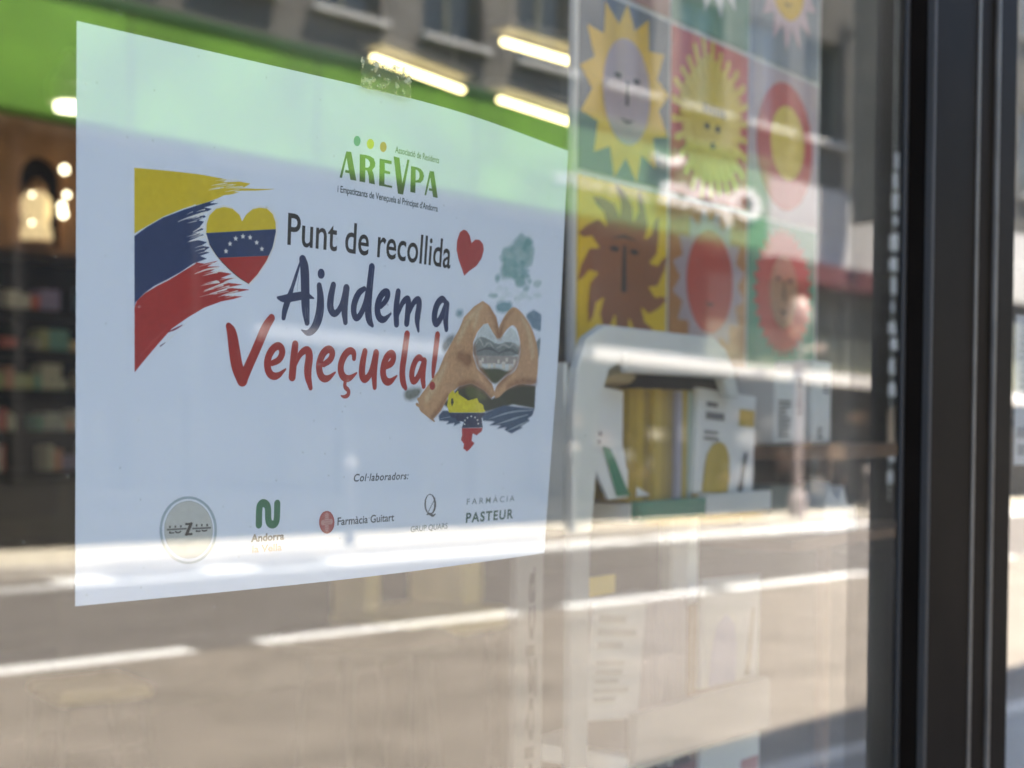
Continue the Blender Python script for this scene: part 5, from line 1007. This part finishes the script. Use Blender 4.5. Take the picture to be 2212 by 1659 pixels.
# bottom tier
booklet('maroon booklet in the bottom tier of the white rack', -.066, .004, 1.034, .098, .148, .006, MARO, .02)
bk = booklet('white booklet with a pink square in the bottom tier', .036, .002, 1.034, .100, .155, .006, WHB, .02)
MB().box(.066, .096, -.0005, 0, .09, .135).build('square_print', PINK, bk)
q = MB(); lines(q, .01, .05, .10, .12, 2, 0, 3); q.build('print', INK, bk)
# tall strip with upright lettering left of the rack
st_ = thing('lettered_strip', 'tall grey strip with upright lettering left of the rack', 'sign', shop(-.214, RD, 0), PHI)
MB().box(0, .030, .0005, .006, .02, 1.372).build('board', mat('strip_grey', (.24, .225, .20), .6), st_)
q = MB(); text_mb(q, 'antològica', .010, .023, 1.12, 1.352, -.0002, vert=True, bold=.02); q.build('lettering', mat('strip_ink', (.010, .010, .010), .6), st_)

# side shelf with white cartons right of the rack
M_wood = mat('brown_wood', (.16, .085, .045), .55, var=.25, scale=8)
sh = thing('side_shelf', 'low brown wooden shelf unit behind the rack', 'shelf', shop(.152, -.095, 0), PHI)
MB().box(0, .30, 0, .12, 1.418, 1.430).build('board', M_wood, sh); MB().box(0, .30, 0, .12, 1.340, 1.350).build('board', M_wood, sh)
for x in (.003, .285): MB().box(x, x+.012, .10, .112, .02, 1.418).build('leg', M_wood, sh)
def carton(label, t, d, z, w, h, dp, m_=None):
    b_ = thing('carton', label, 'carton', shop(t, d, z), PHI, 'cartons on the side shelf'); MB().box(0, w, 0, dp, 0, h).build('box', m_ or WHB, b_, bevel=.003)
    return b_
c1 = carton('wide white carton with printed text on the wooden side shelf', .166, -.07, 1.4305, .060, .064, .04)
q = MB(); lines(q, .004, .030, .006, .040, 9, 0, 2); text_mb(q, 'editorial', .040, .050, .026, .060, -.0004, vert=True); q.build('print', mat('grey_print', (.06, .07, .08), .6), c1)
c2 = carton('narrow white carton with rounded top on the wooden side shelf', .240, -.07, 1.4305, .040, .076, .04)
q = MB(); lines(q, .010, .024, .004, .016, 3, 0, 4); lines(q, .022, .034, .046, .058, 3, 0, 5); q.build('print', MATS['grey_print'], c2)
carton('small peach carton left of the white cartons', .153, -.05, 1.4305, .012, .02, .03, mat('peach_card', (.60, .40, .24), .5))
carton('small grey green carton on the lower wooden board', .160, -.07, 1.3505, .06, .045, .03, mat('grey_green_card', (.20, .24, .22), .5))
cr = thing('paper_model', 'small pale jagged paper model on the lower wooden board', 'paper model', shop(.235, -.085, 1.3505), PHI)
MB().prism([(0, 0), (.07, 0), (.068, .022), (.05, .024), (.040, .042), (.030, .028), (.016, .034), (.010, .046), (.004, .028), (0, .03)], 0, .03).build('body', WHB, cr)

gl_ = thing('reflected_letter_tags', 'made-up string of pale tags in place of reflected letters beside the dark mullion', 'letter_tags', shop(.645, .02, 1.36), PHI)  # made-up tags drawn instead of mirrored lettering reflected at the frame
MB().tube((0, .002, 0), (0, .002, 1.6), .0008, 5).build('cord', M_rack, gl_)  # made-up cord, part of the stand-in for the reflected letters
rg_ = random.Random(9); M_tag = mat('pale_tag', (.72, .74, .80), .6, var=.3, scale=40); M_tag2 = mat('tan_tag', (.40, .30, .22), .6)
zz = .02
for i_ in range(15):
    h_ = rg_.uniform(.010, .022) if i_ != 2 else .045; w_ = rg_.uniform(.010, .024)
    MB().prism([(-w_/2, 0), (w_/2, rg_.uniform(-.002, .002)), (w_/2*rg_.uniform(.5, 1), h_), (-w_/2, h_*rg_.uniform(.7, 1))], 0, .001).build('reflected_letter_tag', M_tag2 if i_ == 2 else M_tag, gl_).location = (rg_.uniform(-.003, .003), 0, zz)
    zz += h_+rg_.uniform(.004, .012)
# ------------------------------------------------------------------ furniture further inside
def chair(label, t, d, seat_z, w, back, cmat):
    c_ = thing('chair', label, 'chair', shop(t, d, 0), PHI-.3, 'pale yellow seats in the shop')
    MB().box(-w/2, w/2, -w/2, w/2, seat_z-.05, seat_z).build('seat', cmat, c_, bevel=.02)
    if back: MB().box(-w/2, w/2, w/2, w/2+.03, seat_z+.06, seat_z+.38).build('backrest', cmat, c_, bevel=.012)
    for sx in (-1, 1):
        for sy in (-1, 1): MB().tube((sx*w*.42, sy*w*.42, seat_z-.05), (sx*w*.5, sy*w*.5, .02), .02).build('leg', M_dark, c_)
    MB().tube((-w*.46, -w*.46, .22), (w*.46, -w*.46, .22), .01).build('stretcher', M_dark, c_)
    if back:
        for sx in (-1, 1): MB().box(sx*w*.44-.015, sx*w*.44+.015, w/2-.01, w/2+.02, seat_z-.05, seat_z+.3).build('back_post', M_dark, c_)
M_seat = mat('pale_yellow_seat', (.80, .64, .30), .5)
chair('pale yellow chair near the left edge of the window', 2.45, 3.9, .45, .36, False, M_seat)
ac = thing('armchair', 'pale yellow low armchair seen beneath the poster', 'chair', shop(3.07, 2.72, 0), PHI)
MB().box(-.27, .27, -.12, .28, .68, .76).build('seat', M_seat, ac, bevel=.015)
MB().box(.15, .27, 0, .27, .762, .98).build('arm', M_seat, ac, bevel=.01); MB().box(-.27, -.19, .1, .27, .762, 1.0).build('arm', M_seat, ac, bevel=.01)
for sx in (-.22, .22):
    for sy in (-.08, .24): MB().tube((sx, sy, .68), (sx*1.05, sy, .02), .02).build('leg', M_dark, ac)
tb = thing('round_table', 'dark round table on four legs inside the shop', 'table', shop(2.62, 2.65, 0), PHI)
MB().lathe([(.30, .70), (.31, .705), (.31, .725), (.30, .73)], n=32).build('table_top', mat('dark_table', (.05, .04, .035), .4), tb)
for a in range(4): MB().tube((.2*math.cos(a*1.571+.5), .2*math.sin(a*1.571+.5), .70), (.27*math.cos(a*1.571+.5), .27*math.sin(a*1.571+.5), .02), .016).build('leg', MATS['dark_table'], tb)

# bookcase with arched niche at the back left
BD = 5.2
bc = thing('bookcase', 'dark wall bookcase with a wooden arched niche on top', 'bookcase', shop(1.6, BD, 0), PHI)
M_bw = mat('warm_wood', (.42, .22, .10), .5, var=.3, scale=5); M_bdk = mat('black_shelf', (.009, .008, .0075), .6)
MB().box(0, 4.4, .42, .46, .02, 2.3).build('back_panel', M_bdk, bc)
for z in (1.19, 1.38, 1.575, 1.76, 1.945, 2.235): MB().box(0, 4.4, .0, .42, z-.022, z).build('shelf', M_bdk if z < 2.2 else M_bw, bc)
for x in (0, .72, 2.1, 3.3, 4.36): MB().box(x, x+.03, .01, .41, .02, 2.21).build('divider', M_bdk, bc)
q = MB()
def arch_pts(xc, w, z0, z1, n=12): return [(xc-w, z0)]+[(xc-w*math.cos(math.pi*i/n), z1-w+w*math.sin(math.pi*i/n)) for i in range(n+1)]+[(xc+w, z0)]
NC = 1.555; NW = .115; ap = arch_pts(NC, NW, 2.24, 2.655)
q.box(0, NC-NW, 0, .03, 2.236, 2.82).box(NC+NW, 4.4, 0, .03, 2.236, 2.82)
for a, b in zip(ap[1:-1], ap[2:-1]): q.add([(a[0], 0, a[1]), (b[0], 0, b[1]), (b[0], 0, 2.82), (a[0], 0, 2.82), (a[0], .03, a[1]), (b[0], .03, b[1]), (b[0], .03, 2.82), (a[0], .03, 2.82)], [(0, 1, 2, 3), (7, 6, 5, 4), (0, 4, 5, 1)])
q.build('niche_panel', M_bw, bc)
MB().box(.0, 4.4, .38, .42, 2.24, 2.82).build('niche_back', M_bdk, bc)
MB().box(0, 4.4, -.25, 0, .02, 1.165).build('counter', mat('grey_brown_counter', (.085, .068, .052), .6), bc)
for z in (.25, .5, .75, 1.0): MB().box(.2, 1.46, -.262, -.251, z, z+.16).build('drawer', mat('drawer_face', (.05, .04, .035), .5), bc)
vs_ = thing('lantern', 'golden lantern with an added glow standing in the arched niche', 'lantern', shop(1.6+1.51, BD-.02, 2.236), PHI)
M_glow = mat('lantern_added_glow', (.88, .64, .34), .4, var=.3, scale=22, emit=.12)  # emission added to brighten the piece, which the bulbs light
MB().lathe([(.07, .02), (.075, .05), (.06, .10), (.07, .17), (.065, .22), (.04, .25)], n=18).build('glass_jar', M_glow, vs_, smooth=True)
MB().lathe([(.08, 0), (.08, .02)], n=18).build('base', M_bw, vs_); MB().lathe([(.045, .25), (.05, .27), (.03, .29), (.012, .31)], n=18).build('lid', M_bw, vs_)
bc_cols = [(.80, .76, .66), (.25, .42, .62), (.70, .20, .18), (.25, .52, .48), (.80, .60, .35), (.55, .58, .6), (.8, .42, .34), (.38, .32, .55), (.55, .58, .34), (.86, .84, .8)]
bm_ = [mat('book_cover_%s' % w, c, .5) for w, c in zip('cream blue red teal tan grey coral violet olive white'.split(), bc_cols)]
rb = random.Random(11); meshes = {}
ORD = 'first second third fourth fifth sixth seventh eighth ninth tenth eleventh twelfth thirteenth fourteenth fifteenth sixteenth seventeenth eighteenth nineteenth twentieth'.split()+['twenty-%s' % c for c in 'first second third fourth fifth sixth seventh eighth ninth'.split()]
for row, z in enumerate((1.19, 1.38, 1.575, 1.76, 1.945)):
    x = 1.02; cnt = -1
    while x < 1.98:
        w = rb.choice((.02, .035, .05, .08, .11)); h = rb.choice((.05, .07, .085, .10, .12)); ci = rb.choice((0, 0, 9, 9, 5, 1, 2, 3, 4, 6, 7, 8, 9))
        if not any(abs(x+w/2-e) < w/2+.02 for e in (2.115,)) and rb.random() > .25:
            k_ = (w, h, ci)
            if k_ not in meshes:
                o = MB().box(0, w-.003, 0, .09, 0, h).build('book', bm_[ci]); meshes[k_] = o.data
            else:
                o = D.objects.new('book', meshes[k_]); COL.objects.link(o)
            o.location = shop(1.6+x, BD+.06, z+.001); o.rotation_euler = (0, 0, PHI)
            nm = 'cream blue red teal tan grey coral violet olive white'.split()[ci]
            cnt += 1
            tag(o, '%s book, %s from the left in the %s of the dark back bookcase' % (nm, ORD[cnt], ('bottom row', 'second row up', 'middle row', 'second row down', 'top row')[row]), 'book', 'books on the back bookcase')
        x += w+.002
# ------------------------------------------------------------------ shop lamps (lit in the photograph)
M_tube = mat('lit_tube', (1.0, .78, .36), .5, var=0, emit=1.3)
M_spot = mat('lit_spot', (1.0, .90, .60), .5, var=0, emit=1.0)
M_hous = mat('lamp_housing', (.30, .29, .26), .5)
for (t0, d0, t1, d1), lb in (((2.939, 2.93, 3.526, 2.99), 'lit ceiling tube lamp just above the tape'), ((3.026, 2.41, 3.50, 2.37), 'lit ceiling tube lamp highest in the window'), ((3.741, 2.97, 4.284, 2.99), 'lit ceiling tube lamp above the top right poster corner')):
    a, b = shop(t0, d0, 2.75), shop(t1, d1, 2.75); mid = (a+b)/2; ln = (b-a).length; rz = math.atan2(b.y-a.y, b.x-a.x)
    l_ = thing('tube_lamp', lb, 'ceiling lamp', mid, rz, 'tube lamps on the shop ceiling')
    MB().tube((-ln/2, 0, 0), (ln/2, 0, 0), .0105, 14).build('tube', M_tube, l_)
    MB().box(-ln/2-.02, ln/2+.02, -.05, .05, .04, .075).build('housing', M_hous, l_)
    for sx in (-.4, .4): MB().tube((sx*ln, 0, .075), (sx*ln, 0, .25), .006, 6).build('rod', M_hous, l_)
for t, d, lb in ((5.16, 3.52, 'small oval ceiling spot at the right end of the green reflection'), (2.87, 4.60, 'small oval ceiling spot left of the poster')):
    l_ = thing('ceiling_spot', lb, 'ceiling lamp', shop(t, d, 2.745), PHI, 'oval ceiling spots')
    MB().lathe([(.02, 0), (.062, .004), (.062, .03), (.05, .05)], n=20).build('lens', M_spot, l_)
    MB().lathe([(.095, .03), (.095, .12), (.02, .255)], n=20).build('housing', M_hous, l_)
rl = thing('ceiling_rail', 'pale thin rail running under the shop ceiling', 'rail', shop(5.43, 3.54, 2.75), PHI+.04)
MB().box(0, 2.3, -.02, .02, -.015, .02).build('bar', mat('pale_rail', (.65, .66, .58), .4), rl)
for x in (.1, 2.2): MB().tube((x, 0, .02), (x, 0, .25), .008, 6).build('rod', M_hous, rl)
M_bulb = mat('lit_bulb', (1.0, .84, .55), .5, var=0, emit=1.3)
for x, z, r, lb in ((1.592, 2.59, .018, 'topmost lit bulb under the crown of the arched niche'), (1.605, 2.475, .013, 'dimmer lit bulb second from the top right of the golden lantern'), (1.579, 2.42, .016, 'third lit bulb down in front of the golden lantern'), (1.585, 2.385, .018, 'lowest lit bulb in front of the golden lantern'), (1.418, 2.452, .008, 'tiny lit bulb left of the niche, the upper one'), (1.418, 2.326, .008, 'tiny lit bulb left of the niche, the lower one'), (1.726, 2.492, .009, 'tiny lit bulb right of the niche, the upper one'), (1.726, 2.393, .009, 'tiny lit bulb right of the niche, the lower one')):
    b_ = thing('fairy_bulb', lb, 'light bulb', shop(1.6+x, BD-.12, z), PHI, 'fairy bulbs at the arched niche')
    MB().lathe([(.3*r, -r), (.9*r, -.5*r), (r, 0), (.9*r, .5*r), (.3*r, r)], n=10).build('bulb', M_bulb, b_, smooth=True)
    MB().tube((0, 0, r), (0, .02, r*2.2), .004, 6).build('socket', M_dark, b_)
